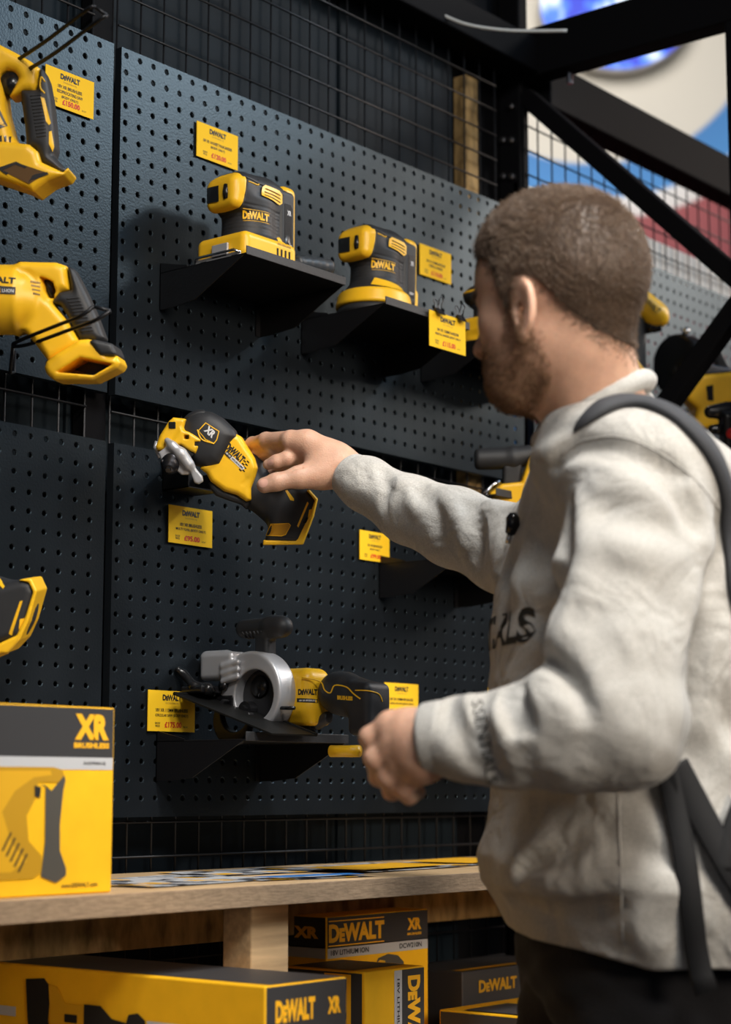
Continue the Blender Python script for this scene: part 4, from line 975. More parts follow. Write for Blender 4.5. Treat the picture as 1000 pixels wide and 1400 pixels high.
for k in range(4): decal_shape('vent_slot', r, bb, [T3(47+1.5*k,387+5.5*k),T3(60,389+5.5*k),T3(60,391+5.5*k),T3(47+1.5*k,390+5.5*k)], M['osb'], lift=.0006, step=.02)

q, q3, r = vtool('cordless_tool', 20, 850, 2.46, 'black battery handle end with yellow rim, lowest tool at the left edge')
nk = U(.014, chain([(-.13,0,q(0,815)[1]),(-.03,0,q(0,820)[1]),(q(18,0)[0],0,q(0,835)[1])],[.036,.030,.028],.01), pris(q, [(0,800),(36,790),(50,793),(56,808),(44,845),(36,868),(0,880),(-25,872)], -.040,.040,.012))
nko = solid('handle', nk, (-.15,-.055,-.05),(.06,.055,.08), .002, rb, r)
solid('battery_rim', SUB(.002, pris(q, [(30,791),(50,789),(58,806),(46,848),(35,872),(18,890),(8,890),(4,897),(-30,899),(-30,884),(0,880),(30,866),(42,840),(52,808),(46,795)], -.041,.041,.003), OFF(nk, -.002)), (-.06,-.05,-.06),(.06,.05,.08), .0016, yl, r)
bv = bvh_of([nko])
decal_shape('side_mark', r, bv, [T3(24,864),T3(21,862),T3(35,818),T3(39,818)] if False else [Vector((q(*p)[0],-.3,q(*p)[1])) for p in ((24,866),(20,864),(35,820),(39,819))], yl, lift=.001)
decal_shape('release_button', r, bv, [Vector((q(*p)[0],-.3,q(*p)[1])) for p in ((33,858),(35,844),(41,843),(39,857))], yl, lift=.001)
decal_shape('neck_mark', r, bv, [Vector((q(*p)[0],-.3,q(*p)[1])) for p in ((-5,790),(0,788),(14,800),(12,803))], yl, lift=.001)

# wire hooks
def hook(pts1, pts2, label, name='wire_hook'):
    mb = MB(); a = [V(*p) for p in pts1]; b = [V(*p) for p in pts2]
    mb.tube(catmull(a,6), .0026, 8); mb.tube(catmull(b,6), .0026, 8); mb.tube([a[-1], b[-1]], .0024, 8)
    tag(mb.build(name, M['wire'], smooth=True), label, 'hook', 'double wire hooks holding the tools')
hook([(-40,120,2.58),(0,97,2.52),(60,58,2.44),(118,14,2.35),(130,9,2.35)], [(-20,125,2.58),(18,106,2.52),(70,76,2.44),(132,30,2.35),(146,21,2.35)], 'black double wire hook over the topmost saw at upper left')
hook([(18,470,2.54),(35,462,2.48),(80,444,2.40),(110,432,2.35),(128,419,2.35)], [(18,474,2.54),(42,470,2.48),(95,451,2.40),(130,438,2.35),(151,425,2.35)], 'black double wire hook crossing the grip of the second saw')
mb = MB()
w = on_y(20, 480, -.002)
mb.tube([V(18,470,2.54), V(14,510,2.56), w+Vector((0,0,-.03)), w], .0024, 8); tag(mb.build('wire_hook', M['wire'], smooth=True), 'black bent wire bracket under the second saw barrel', 'hook', 'double wire hooks holding the tools')

# ---- compact jigsaw behind the raised sleeve ----
q, q3, r = vtool('trim_saw', 695, 650, 3.27, 'yellow tool with black bar handle, half hidden above the raised sleeve')
solid('bar_handle', U(.006, cyl((q(649,0)[0],0,q(0,628)[1]),(q(706,0)[0],0,q(0,626)[1]),.0185,.0195,.008), cap((q(704,0)[0],0,q(0,626)[1]),(q(722,0)[0],0,q(0,622)[1]),.021,.017)), (-.08,-.03,-.01),(.05,.03,.07), .002, M['rubber'], r)
solid('stem', pris(q, [(688,636),(714,632),(712,664),(687,664)], -.014,.016,.005), (-.02,-.03,-.04),(.04,.03,.04), .002, M['rubber'], r)
solid('housing', U(.004, pris(q, [(669,674),(684,662),(712,659),(722,628),(728,621),(738,624),(736,645),(720,670),(700,700),(668,690)], -.030,.030,.006)), (-.05,-.04,-.08),(.07,.04,.05), .002, yl, r)
mb = MB(); mb.tube([q3(733,628,-.031), q3(735,632,-.031)], .004, 10); mb.build('screw', bk, r)
mb = MB(); mb.tube([q3(*p) for p in ((684,658,-.03),(674,663,-.03),(668,670,-.032),(660,676,-.034))], [.0035,.003,.0045,.004], 8); mb.tube([q3(*p) for p in ((664,674,-.034),(668,680,-.034),(674,686,-.034))], .0022, 8); mb.build('metal_clip', M['chrome'], r, True)

# ---- tools in the next stall, blurred ----
q, q3, r = vtool('cordless_drill', 885, 460, 3.80, 'yellow drill with black grip just behind the back of the head')
dh = solid('housing', U(.01, cap((q(862,0)[0],0,q(0,402)[1]),(q(896,0)[0],0,q(0,430)[1]),.026,.027), cap((q(903,0)[0],0,q(0,432)[1]),(q(904,0)[0],0,q(0,436)[1]),.014)), (-.08,-.04,0),(.06,.04,.12), .0025, yl, r)
mb = MB(); mb.tube([q3(882,448), q3(903,444)], .014, 12); mb.build('nose', bk, r, True)
solid('grip', U(.01, cap((q(872,0)[0],0,q(0,440)[1]),(q(870,0)[0],0,q(0,505)[1]),.017,.020), cap((q(872,0)[0],0,q(0,500)[1]),(q(892,0)[0],0,q(0,526)[1]),.010)), (-.06,-.04,-.12),(.04,.04,.06), .0025, M['rubber'], r)
solid('battery_foot', pris(q, [(855,488),(868,492),(890,520),(884,530),(855,520)], -.03,.03,.006), (-.06,-.04,-.12),(.03,.04,-.02), .0025, yl, r)
decal_text('logo', r, bvh_of([dh]), 'DeWALT', Vector((q(888,418)[0],-.3,q(888,418)[1])), EX-EZ*.9, EZ+EX*.9, .045, .012, M['ink'], lift=.001)
q, q3, r = vtool('angle_grinder', 930, 500, 3.84, 'black round-headed grinder hanging behind the brace of the side frame')
solid('guard', cyl((-.012,-.010,0),(.016,.012,0),.064,.064,.006), (-.05,-.08,-.08),(.05,.08,.08), .0025, bk, r)
solid('handle', cap((.0,.0,-.01),(.035,0,-.06),.018,.016), (-.03,-.03,-.09),(.07,.03,.03), .0025, M['rubber'], r)
mb = MB(); mb.tube([(.006,-.02,.062),(.010,-.03,.072)], .006, 8); mb.build('knob', M['chrome'], r, True)
q, q3, r = vtool('jigsaw', 965, 545, 3.68, 'yellow jigsaw with silver top plate at the right edge behind the brace')
b1 = solid('housing', U(.006, pris(q, [(930,520),(936,515),(1010,508),(1040,520),(1035,545),(990,555),(985,585),(940,590),(948,560),(932,545)], -.04,.04,.01)), (-.07,-.05,-.09),(.13,.05,.07), .0025, yl, r)
solid('top_plate', pris(q, [(930,512),(940,500),(960,498),(1000,506),(1010,510),(935,518)], -.038,.038,.004), (-.07,-.05,.02),(.09,.05,.09), .0025, M['chrome'], r)
solid('lever', pris(q, [(972,480),(985,478),(998,505),(980,505)], -.014,.014,.006), (-.0,-.03,.03),(.07,.03,.12), .0025, M['rubber'], r)
decal_shape('black_slot', r, bvh_of([b1]), [Vector((q(*p)[0],-.3,q(*p)[1])) for p in ((961,530),(970,528),(971,550),(963,549))], bk, lift=.001)
q, q3, r = vtool('battery_pack', 945, 585, 3.78, 'small yellow tool body low beside the shoulder strap', 'power tool')
solid('housing', pris(q, [(935,570),(952,560),(960,572),(958,600),(935,600)], -.03,.03,.006), (-.04,-.04,-.04),(.04,.04,.05), .0025, yl, r)
mb = MB(); mb.tube([q3(938,565,-.01), q3(955,558,-.01)], .008, 10); mb.build('metal_collar', M['chrome'], r, True)
q, q3, r = vtool('polisher', 985, 590, 3.5, 'black tool with a red button at the right edge above the strap')
solid('housing', U(.01, cap((q(972,0)[0],0,q(0,563)[1]),(q(1015,0)[0],0,q(0,560)[1]),.012,.022), pris(q, [(985,565),(1030,560),(1030,640),(988,630)], -.03,.03,.01), cap((q(975,0)[0],0,q(0,587)[1]),(q(990,0)[0],0,q(0,587)[1]),.009)), (-.04,-.05,-.08),(.08,.05,.06), .0025, bk, r)
solid('red_button', cap((q(996,0)[0],-.034,q(0,594)[1]),(q(1004,0)[0],-.034,q(0,590)[1]),.010), (-.0,-.05,-.03),(.04,-.02,.02), .0016, M['red'], r)
# ================================================================== THE MAN
PO = V(870, 1077, 2.2); PO.z = 0
PR = np.array([[RTh.x, FH.x, 0], [RTh.y, FH.y, 0], [0, 0, 1]], np.float64)       # columns: right, ahead, up
PM = Matrix(((RTh.x, FH.x, 0, PO.x), (RTh.y, FH.y, 0, PO.y), (0, 0, 1, 0), (0,0,0,1)))
def PL(px, py, d):
    w = V(px, py, d)-PO; return (w.dot(RTh), w.dot(FH), w.z)
man = root('person', 'man in light grey sweatshirt and black trousers reaching up to the multi tool', 'person', PM)
camL = Vector(((CAM-PO).dot(RTh), (CAM-PO).dot(FH), CAM.z))
def camray(px, py): return (Vector(PL(px, py, 3.0))-camL).normalized()

# ---- sweatshirt ----
rows = [(1304,708,1078,.182),(1270,702,1078,.190),(1235,684,1075,.198),(1205,666,1072,.202),(1170,663,1070,.202),(1135,672,1066,.198),(1090,684,1062,.194),(1000,680,1056,.194),
        (880,680,1050,.195),(800,688,1050,.200),(720,718,1046,.198),(665,739,1030,.186),(625,758,985,.166),(600,764,962,.140),(575,776,925,.110),(552,790,898,.085),(534,820,880,.070)]
zz = np.array([PL(0,r[0],2.2)[2] for r in rows])[::1]; xa = np.array([PL(r[1],r[0],2.2)[0] for r in rows]); xb = np.array([PL(r[2],r[0],2.2)[0] for r in rows]); ay_ = np.array([r[3] for r in rows])
cyd = PL(870,1077,2.2)[1]
yoke = U(.04, cap(PL(875,660,2.07),PL(818,618,2.12),.066,.060), cap(PL(818,618,2.12),PL(812,618,2.20),.062,.062), cap(PL(812,618,2.20),PL(800,680,2.36),.060,.060), cap(PL(806,645,2.13),PL(806,645,2.20),.038,.038))
def torso(P):
    z = P[:,2]; a = np.interp(z, zz, xa); b = np.interp(z, zz, xb); ay = np.interp(z, zz, ay_)
    ax = (b-a)/2; y = P[:,1]-cyd; x = P[:,0]-(a+b)/2+.16*y
    k = (np.abs(x/ax)**2.3+np.abs(y/ay)**2.3)**(1/2.3)
    d = (k-1)*np.minimum(ax, ay)*.9
    d = su_(.05, np.maximum(d, z-zz[-1]), yoke(P))
    return np.maximum(d, zz[0]+.034*np.clip((xh-P[:,0])/.16, 0, 1)-z)
xh = PL(860,1300,2.2)[0]
def A(*t): return PL(*t)
larm = chain([A(880,668,2.06),A(850,800,2.00),A(842,900,1.96),A(846,988,1.93),A(780,1002,1.935),A(700,1008,1.95),A(640,1010,1.965),A(592,1009,1.975)], [.078,.074,.071,.069,.060,.050,.043,.0365], .012)
xcut = A(720,1000,1.95)[0]
lcut = lambda P: ((P-va(*A(588,1010,1.975))) @ va(*( (Vector(A(572,1012,1.98))-Vector(A(640,1004,1.965))).normalized()))) # beyond the cuff
rarm = chain([A(800,770,2.36),A(740,762,2.41),A(692,749,2.46),A(625,722,2.53),A(560,697,2.60),A(500,662,2.655),A(478,650,2.675)], [.085,.066,.056,.052,.0465,.036,.0315], .015)
rcut = lambda P: ((P-va(*A(478,650,2.675))) @ va(*((Vector(A(478,650,2.675))-Vector(A(560,697,2.60))).normalized())))
zs = A(0,760,2.1)[2]
def sweat0(P):
    t = torso(P); a = larm(P); a = np.where((P[:,0] < xcut) & (P[:,2] < 1.4), np.maximum(a, lcut(P)), a); b = np.maximum(rarm(P), rcut(P))
    k = np.clip((P[:,2]-zs)/.15, 0, 1)*.05+.008
    h = np.maximum(k-np.abs(t-a),0)/k; r = np.minimum(t,a)-h*h*k*.25
    return su_(.03, r, b)
slo, shi = A(440,1310,2.2), (.33, .75, 1.75)
slo = (-.52, -.36, .93); shi = (.32, .75, 1.66)
v0, f0 = mesh_sdf(sweat0, slo, shi, .012)
bv0 = BVHTree.FromPolygons([Vector(map(float,p)) for p in v0], f0.tolist())
def onbody(px, py, lift=0):
    d = camray(px, py); h = bv0.ray_cast(camL, d)
    return (h[0]+h[1]*lift, h[1]) if h[0] is not None else (None, None)
folds = []       # (polyline, radius, sink, sign)
def fold(pts, r, s=+1, sink=None):
    r *= 1.25
    P = [onbody(*p) for p in pts]; P = [(a, n) for a, n in P if a is not None]
    if len(P) < 2: return
    if s > 0: Q = [a-n*(r*.50) for a, n in P]
    else: Q = [a+n*(r*.48) for a, n in P]
    Q = catmull(Q, 4); n = len(Q)
    rr = [r*(.35+.65*math.sin(math.pi*(i+.5)/n)**.6) for i in range(n)]
    folds.append((chain([tuple(q) for q in Q], rr, .003), r, s, np.array([q[:] for q in Q]).min(0)-.06, np.array([q[:] for q in Q]).max(0)+.06))
R_, V_ = 1, -1
for pts, r, s in (
    ([(789,690),(794,740),(793,790),(775,858),(756,890)], .011, R_), ([(738,700),(722,760),(712,800)], .010, R_), ([(776,700),(768,780),(745,850)], .010, V_),
    ([(938,670),(962,728),(950,775),(935,850)], .012, R_), ([(826,655),(870,668),(915,690)], .010, R_),
    ([(905,640),(925,680),(945,722)], .009, V_), ([(770,892),(798,922),(826,948)], .011, R_), ([(758,908),(775,940),(795,972)], .009, V_), ([(748,920),(760,955),(780,990)], .009, R_),
    ([(726,934),(733,955),(738,985)], .009, R_), ([(704,945),(708,970),(716,1000)], .008, R_), ([(684,950),(687,975),(694,1010)], .008, R_), ([(715,940),(720,965),(727,995)], .006, V_), ([(694,945),(698,970),(705,1002)], .006, V_),
    ([(665,950),(650,985),(664,1030),(686,1066)], .007, V_), ([(640,955),(633,1000),(648,1040)], .006, R_), ([(618,956),(622,990),(640,1030),(655,1052)], .006, V_),
    ([(815,745),(870,752),(930,762)], .009, R_),
    ([(707,1200),(772,1191),(848,1181),(924,1183),(1000,1192)], .009, V_), ([(690,1212),(760,1212),(850,1204),(930,1206)], .013, R_), ([(700,1192),(722,1172),(748,1158)], .010, R_),
    ([(720,1190),(760,1165),(790,1155)], .008, V_), ([(705,1232),(770,1246),(850,1240)], .009, V_), ([(865,1250),(890,1275),(900,1290)], .011, R_),
    ([(975,900),(985,950),(1010,1000)], .010, V_), ([(960,820),(975,900),(960,980)], .012, R_),
    ([(730,640),(745,620),(770,605)], .008, R_), ([(700,760),(693,800),(690,840)], .009, V_), ([(760,640),(775,622),(800,612),(860,618),(930,650)], .006, V_),
    ([(540,655),(560,672),(570,700)], .006, R_), ([(575,672),(600,700),(598,735)], .007, V_), ([(610,680),(630,705),(632,745)], .007, R_), ([(640,690),(660,720),(652,770)], .008, V_), ([(668,692),(684,720),(680,780)], .009, R_), ([(520,640),(530,665),(525,690)], .005, V_)):
    fold(pts, r, s)
cb_ = Vector(A(884,526,2.165)); cf_ = Vector(A(742,603,2.145)); cc = (cb_+cf_)/2; e1 = (cb_-cf_)/2; e2 = Vector((0,1,0)); e2 = (e2-e1.normalized()*e2.dot(e1.normalized())).normalized()
collar_pts = [tuple(cc+e1*math.cos(t)+e2*.076*math.sin(t)) for t in np.linspace(0, 2*math.pi, 25)]
collar_up = tuple(e1.cross(e2).normalized() * (1 if e1.cross(e2).z > 0 else -1))
def sweatfn(P):
    d = sweat0(P)
    for f, r, s, lo, hi in folds:
        m = ((P > lo) & (P < hi)).all(1)
        if not m.any(): continue
        q = f(P[m]); k = r*2.2
        d[m] = smin(d[m], q, k) if s > 0 else -smin(-d[m], q, k*.9)
    # soft large-scale unevenness of the cloth
    d = d + .0016*np.sin(P[:,0]*38+P[:,2]*23)*np.sin(P[:,2]*41+P[:,1]*17) + .0008*np.sin(P[:,2]*95+P[:,0]*60)
    return d
neckhole = cap(tuple(cc+Vector(collar_up)*.030), tuple(cc+Vector(collar_up)*.10), .062)
sw = solid('sweatshirt', SUB(.008, sweatfn, neckhole), slo, shi, .0042, M['sweater'], man)
# collar, cuffs and hem in ribbed knit
def band(name, fn, lo, hi, m=M['rib'], h=.003): return solid(name, fn, lo, hi, h, m, man)
cu = va(*collar_up)
cpts = collar_pts
ring_ = [cap(tuple(Vector(cpts[i])-Vector(collar_up)*-.002), tuple(Vector(cpts[i+1])-Vector(collar_up)*-.002), .0115) for i in range(24)]
def collarfn(P):
    d = ring_[0](P)
    for f in ring_[1:]: d = np.minimum(d, f(P))
    return d
band('collar', collarfn, tuple(cc-Vector((.12,.12,.10))), tuple(cc+Vector((.12,.12,.10))))
ca = Vector(A(612,1008,1.97)); cb2 = Vector(A(578,1011,1.978))
cuff = SUB(.002, U(.006, cyl(tuple(ca), tuple(cb2), .0400, .0375, .006)), cap(tuple(cb2), tuple(cb2+(cb2-ca)*1.0), .031))
band('cuff', cuff, tuple(cb2-Vector((.06,.07,.07))), tuple(ca+Vector((.05,.07,.07))), h=.002)
ra = Vector(A(500,664,2.655)); rb2 = Vector(A(476,647,2.678))
cuff = SUB(.002, cyl(tuple(ra), tuple(rb2), .0345, .0325, .005), cap(tuple(rb2), tuple(rb2+(rb2-ra)*1.0), .027))
band('cuff', cuff, tuple(Vector(map(min, ra, rb2))-Vector((.05,.05,.05))), tuple(Vector(map(max, ra, rb2))+Vector((.05,.05,.05))), h=.002)
bvs = bvh_of([sw])
def seam(name, pts, w=.0011, m=M['rib'], lift=.0004):
    q = []
    for p in catmull([Vector((x,y,0)) for x,y in pts], 5):
        h = bvs.ray_cast(camL, camray(p.x, p.y))
        if h[0] is not None: q.append(h[0]+h[1]*lift)
    if len(q) > 2: mb = MB(); mb.tube(q, w, 6); mb.build(name, m, man, True)
seam('side_seam', [(846,1085),(848,1150),(850,1210),(852,1292)])
seam('shoulder_seam', [(768,622),(800,602),(850,598),(900,618),(950,655),(985,700)], w=.0008, m=M['sweater'])
# lettering on chest and sleeve
def body_text(name, s, c, rx, up, w, h, d, m=M['ink'], bold=.03):
    v, f = text_geo(s, bold); c = Vector(c)
    P = [c+rx*(float(p[0])*w)+up*(float(p[1])*h) for p in v]; q = []
    bad = set()
    for i, p in enumerate(P):
        hh = bvs.ray_cast(p-d*.3, d)
        if hh[0] is None or (hh[0]-p).length > .12: bad.add(i); q.append(p)
        else: q.append(hh[0]-d*.001)
    f = [t for t in f if not any(i in bad for i in t)]
    return obj(name, mesh(name, q, f), m, man)
fdir = Vector((1, -.22, 0)).normalized()      # looking at the chest from in front
hit, n_ = onbody(694, 862)
for s, off in (('S', 0), ('L', 1), ('A', 2)): pass
tr = Vector((0,0,1)).cross(fdir)*-1            # reading direction across the chest: towards his left, i.e. towards the camera
trr = Vector((-fdir.y*-1, -1, 0)).normalized(); trr = Vector((-.0,-1,0))
ph = [bvs.ray_cast(camL, camray(x, 862))[0] for x in (683, 735)]

lw = (ph[0].y-ph[1].y)/3 if ph[0] is not None and ph[1] is not None else .033
lw = min(max(lw*1.15, .022), .050)
body_text('chest_lettering', 'ESSENTIALS', Vector((ph[0].x-.05, ph[1].y+5*lw, ph[0].z)), trr, Vector((0,0,1)), 10*lw, .040, Vector((1,0,0)), bold=.035)
hs, ns = onbody(662, 1008)
if hs is not None:
    dn = camray(662,1008); dx = Vector((0,0,-1)); 
    body_text('sleeve_lettering', 'ESSENTIALS', hs-dn*.05, Vector((.18,0,-1)).normalized(), Vector((1,0,.18)).normalized(), .095, .0115, dn, bold=.0)

# ---- trousers and shoes ----
hipz = A(0,1300,2.2)[2]
def leg(px, d, kz=.50, fx=0.0, fy=0.0):
    h = Vector(A(px, 1330, d)); k = Vector((h.x-.02+fx*.5, h.y+fy*.5, kz)); a = Vector((h.x+.03+fx, h.y+fy, .10))
    return h, k, a
h1, k1, a1 = leg(885, 2.13, fx=.02); h2, k2, a2 = leg(812, 2.30, fx=-.03)
pel = ell(A(882,1295,2.2), (.150,.160,.10))
legs = U(.03, U(.05, pel, chain([tuple(h1),tuple(k1),tuple(a1)], [.094,.080,.062], .03)), chain([tuple(h2),tuple(k2),tuple(a2)], [.090,.076,.062], .03))
def trfn(P): return legs(P)+.0022*np.sin(P[:,2]*70+P[:,0]*50)*np.sin(P[:,1]*60) + .0015*np.sin(P[:,2]*160+P[:,1]*80)
solid('trousers', lambda P: np.maximum(np.maximum(trfn(P), P[:,2]-(hipz+.03)), .085-P[:,2]), (-.30,-.32,.05), (.30,.36,1.10), .007, M['trousers'], man)
for a in (a1, a2):
    c = Vector((a.x-.06, a.y, .0))
    sh = U(.02, cap((a.x,a.y,.075),(a.x-.14,a.y,.045),.045,.035), cap((a.x,a.y,.10),(a.x,a.y,.05),.045,.045))
    o = solid('shoe', lambda P, sh=sh: np.maximum(sh(P), .018-P[:,2]), (a.x-.22,a.y-.07,.0), (a.x+.08,a.y+.07,.15), .004, M['rubber'], man)
    solid('sole', lambda P, c=c: np.maximum(ell((c.x,c.y,.012),(.135,.050,.06))(P), np.maximum(P[:,2]-.022, -P[:,2]+.001)), (a.x-.22,a.y-.07,-.01), (a.x+.10,a.y+.07,.05), .004, M['white'], o)

# ---- head, neck, hands: one skin mesh ----
HO = Vector(A(761, 424, 2.115)); yw = math.radians(31); tl = math.radians(4)
hf = Vector((-math.cos(yw), math.sin(yw), 0)); hl = Vector((-math.sin(yw), -math.cos(yw), 0)); hu = Vector((0,0,1))
hf = (hf*math.cos(tl)-hu*math.sin(tl)).normalized(); hu = hf.cross(hl).normalized()
RH = np.array([hf[:], hl[:], hu[:]], f32).T; HOn = va(*HO)
def toH(P): return (P-HOn) @ RH
def H2P(p): return HO+hf*p[0]+hl*p[1]+hu*p[2]
skull = U(.03, ell((-.010,0,.040),(.093,.074,.088)), ell((.012,0,.030),(.074,.068,.080)))
jawline = U(.030, cap((.004,.044,-.036),(.048,.028,-.080),.018,.016), cap((.004,-.044,-.036),(.048,-.028,-.080),.018,.016), ell((.040,0,-.035),(.048,.052,.060)), ell((.060,0,-.080),(.021,.024,.020)))
face = U(.014, skull, jawline, ell((.050,.036,-.012),(.028,.024,.028)), ell((.050,-.036,-.012),(.028,.024,.028)))
face = U(.008, face, cap((.074,.026,.022),(.080,.008,.020),.009), cap((.074,-.026,.022),(.080,-.008,.020),.009))
nose_ = U(.006, cap((.080,0,.012),(.0945,0,-.026),.0075,.0095), sph((.0885,.0095,-.030),.0075), sph((.0885,-.0095,-.030),.0075), sph((.0965,0,-.0285),.0088))
face = U(.007, face, nose_)
face = SUB(.006, face, U(.001, sph((.088,.030,.006),.0125), sph((.088,-.030,.006),.0125)))
face = U(.003, face, sph((.0665,.030,.006),.0125), sph((.0665,-.030,.006),.0125))
lips = U(.003, cap((.083,-.015,-.054),(.083,.015,-.054),.005), cap((.0875,-.006,-.053),(.0875,.006,-.053),.005), cap((.082,-.014,-.0625),(.082,.014,-.0625),.005), cap((.086,-.006,-.063),(.086,.006,-.063),.0055))
face = U(.006, face, ell((.068,0,-.058),(.018,.026,.016)))
face = U(.003, face, lips)
face = SUB(.002, face, U(.001, sph((.0925,.0055,-.0375),.0026), sph((.0925,-.0055,-.0375),.0026)))
def ear(s):
    c = va(.012, .0735*s, -.016); tb = math.radians(26)
    # ear plane: u runs back and outwards, w is up
    u = np.array([-math.cos(tb), s*math.sin(tb), 0]); w = np.array([-.12, 0, 1.]); w /= np.linalg.norm(w); nn = np.cross(u, w)
    R = np.array([u, w, nn], f32).T
    def g(P):
        Q = (P-c) @ R
        Q2 = Q - va(.010, .003, 0)
        k = np.sqrt((Q2[:,0]/.0165)**2+((Q2[:,1]-.002)/.0290)**2)
        dish = np.maximum((k-1)*.0165, np.abs(Q[:,2])-.0030)
        rim = np.sqrt(((k-1)*.0165+.0025)**2+Q[:,2]**2)-.0036
        lobe = nrm((Q-va(.007,-.027,0))/va(1,1.15,.55))-.0085
        k3 = np.sqrt(((Q2[:,0]+.001)/.0090)**2+((Q2[:,1]-.004)/.0175)**2)
        anti = np.sqrt(((k3-1)*.009)**2+(Q[:,2]*1.0)**2)-.0030
        anti = np.where(Q2[:,0] > -.004, anti, .02)
        tragus = nrm(Q-va(-.001,-.005,.0))-.0055
        conch = nrm((Q-va(.0085,-.004,.0035*s*-1 if False else 0))/va(.8,1.2,1))-.0065
        d = su_(.005, dish, rim, lobe); d = su_(.003, d, tragus, anti)
        hole = nrm((Q-va(.0055,-.003,0))/va(.8,1.6,1.4))-.0072
        return -smin(-d, hole, .003)
    return g
face = U(.004, face, ear(1), ear(-1))
neck_a = Vector(A(812,590,2.145))
neckfn = U(.02, cap(tuple(neck_a+Vector((.00,0,.01))), tuple(HO+Vector((.014,.0,-.045))), .056, .055), cap(tuple(neck_a+Vector((.012,0,.01))), tuple(HO+Vector((.030,.0,-.02))), .050, .050))
def headfn(P): return su_(.022, face(toH(P)), neckfn(P))
hv, hfc = mesh_sdf(headfn, (-.30,-.30,1.38), (.12,.25,1.86), .0026)

def hand(pts):
    return lambda P: pts(P)
def ch(l, rs, k=.006): return chain([A(*p) for p in l], rs, k)
# left hand, loosely closed
wl = A(618,1009,1.970)
palmL = U(.018, ch([(640,1008,1.966),(600,1012,1.975)], [.026,.0255]), ch([(600,1005,1.975),(560,995,1.985),(534,990,1.99)], [.024,.019,.0145], .012), ch([(600,1012,1.972),(565,1015,1.978),(538,1017,1.982)], [.024,.0195,.0145], .012),
          ch([(600,1018,1.972),(572,1032,1.976),(546,1044,1.982)], [.023,.0185,.0135], .012), ch([(602,1024,1.975),(580,1045,1.980),(560,1064,1.99)], [.021,.0165,.0125], .012))
fingL = [ch([(534,990,1.99),(506,1008,1.995),(509,1032,2.022),(520,1042,2.04)], [.0128,.0108,.0092,.0080]),
         ch([(538,1017,1.982),(513,1037,1.988),(518,1062,2.012),(532,1066,2.034)], [.0130,.0112,.0096,.0082]),
         ch([(546,1044,1.982),(530,1062,1.988),(536,1082,2.008),(549,1082,2.03)], [.0122,.0106,.0092,.0080]),
         ch([(560,1064,1.99),(552,1078,1.993),(560,1088,2.004),(572,1083,2.018)], [.0108,.0096,.0088,.0078]),
         ch([(590,992,2.00),(556,990,2.022),(530,1002,2.036),(518,1018,2.045)], [.0165,.0132,.0112,.0092])]
def handL(P):
    d = palmL(P)
    for f in fingL: d = smin(d, f(P), .0055)
    return d
# right hand gripping the tool: thumb in front, fingers over the top and behind
palmR = U(.018, ch([(500,655,2.66),(470,640,2.682),(445,630,2.69)], [.0265,.0265,.025]), ch([(455,625,2.69),(420,606,2.70),(398,603,2.705)], [.022,.0175,.0150], .012),
          ch([(455,632,2.70),(425,618,2.72),(404,612,2.725)], [.022,.018,.0140], .012), ch([(455,640,2.71),(430,630,2.735),(408,625,2.745)], [.022,.018,.0135], .012),
          ch([(462,640,2.685),(440,648,2.675),(412,652,2.665)], [.023,.020,.0165], .012))
fingR = [ch([(398,602,2.71),(364,602,2.745),(346,607,2.785),(332,614,2.815)], [.0142,.0112,.0100,.0086]),
         ch([(404,612,2.725),(376,616,2.742),(352,624,2.775),(338,634,2.80)], [.0136,.0112,.0098,.0084]),
         ch([(404,622,2.71),(392,627,2.700),(378,631,2.700),(367,635,2.705)], [.0120,.0098,.0090,.0078]),
         ch([(408,632,2.745),(386,642,2.77),(364,654,2.79),(352,660,2.80)], [.0120,.0100,.0088,.0076]),
         ch([(440,648,2.675),(405,653,2.662),(378,659,2.655),(362,663.5,2.655)], [.0190,.0138,.0122,.0112])]
crease = [cap(A(372.5,668,2.640), A(371,653,2.640), .0012), cap(A(414,640,2.655), A(398,642,2.652), .0010)]
def handR(P):
    d = palmR(P)
    for f in fingR: d = smin(d, f(P), .0055)
    for f in crease: d = -smin(-d, f(P), .003)
    return d
def bounds(L, m=.045):
    a = np.array([A(*p) for p in L]); return a.min(0)-m, a.max(0)+m
lo, hi = bounds([(640,980,1.96),(495,1095,2.05)]); lv, lfc = mesh_sdf(handL, lo, hi, .0019)
lo, hi = bounds([(505,590,2.64),(325,675,2.82)]); rv, rfc = mesh_sdf(handR, lo, hi, .0017)
core = U(.04, ell((.03,cyd,1.2),(.10,.13,.28)), chain([A(880,690,2.08),A(846,960,1.95),A(640,1008,1.966)], [.045,.04,.026], .02), chain([A(780,765,2.36),A(640,722,2.52),A(490,655,2.665)], [.045,.038,.026], .02),
         cap((.03,cyd,1.36),tuple(neck_a-Vector((0,0,.04))),.045), ell((.03,cyd,.97),(.10,.11,.09)), chain([tuple(h1),tuple(k1),tuple(a1)], [.065,.055,.042], .02), chain([tuple(h2),tuple(k2),tuple(a2)], [.065,.055,.042], .02))
cv, cfc = mesh_sdf(core, (-.50,-.36,.06), (.33,.62,1.55), .012)
vs = []; fs = []; n = 0
for a, b in ((hv,hfc),(lv,lfc),(rv,rfc),(cv,cfc)): vs.append(a); fs.append(b+n); n += len(a)
skin = obj('body', np_mesh('body', np.concatenate(vs), np.concatenate(fs)), M['skin'], man, True)
bvk = bvh_of([skin])
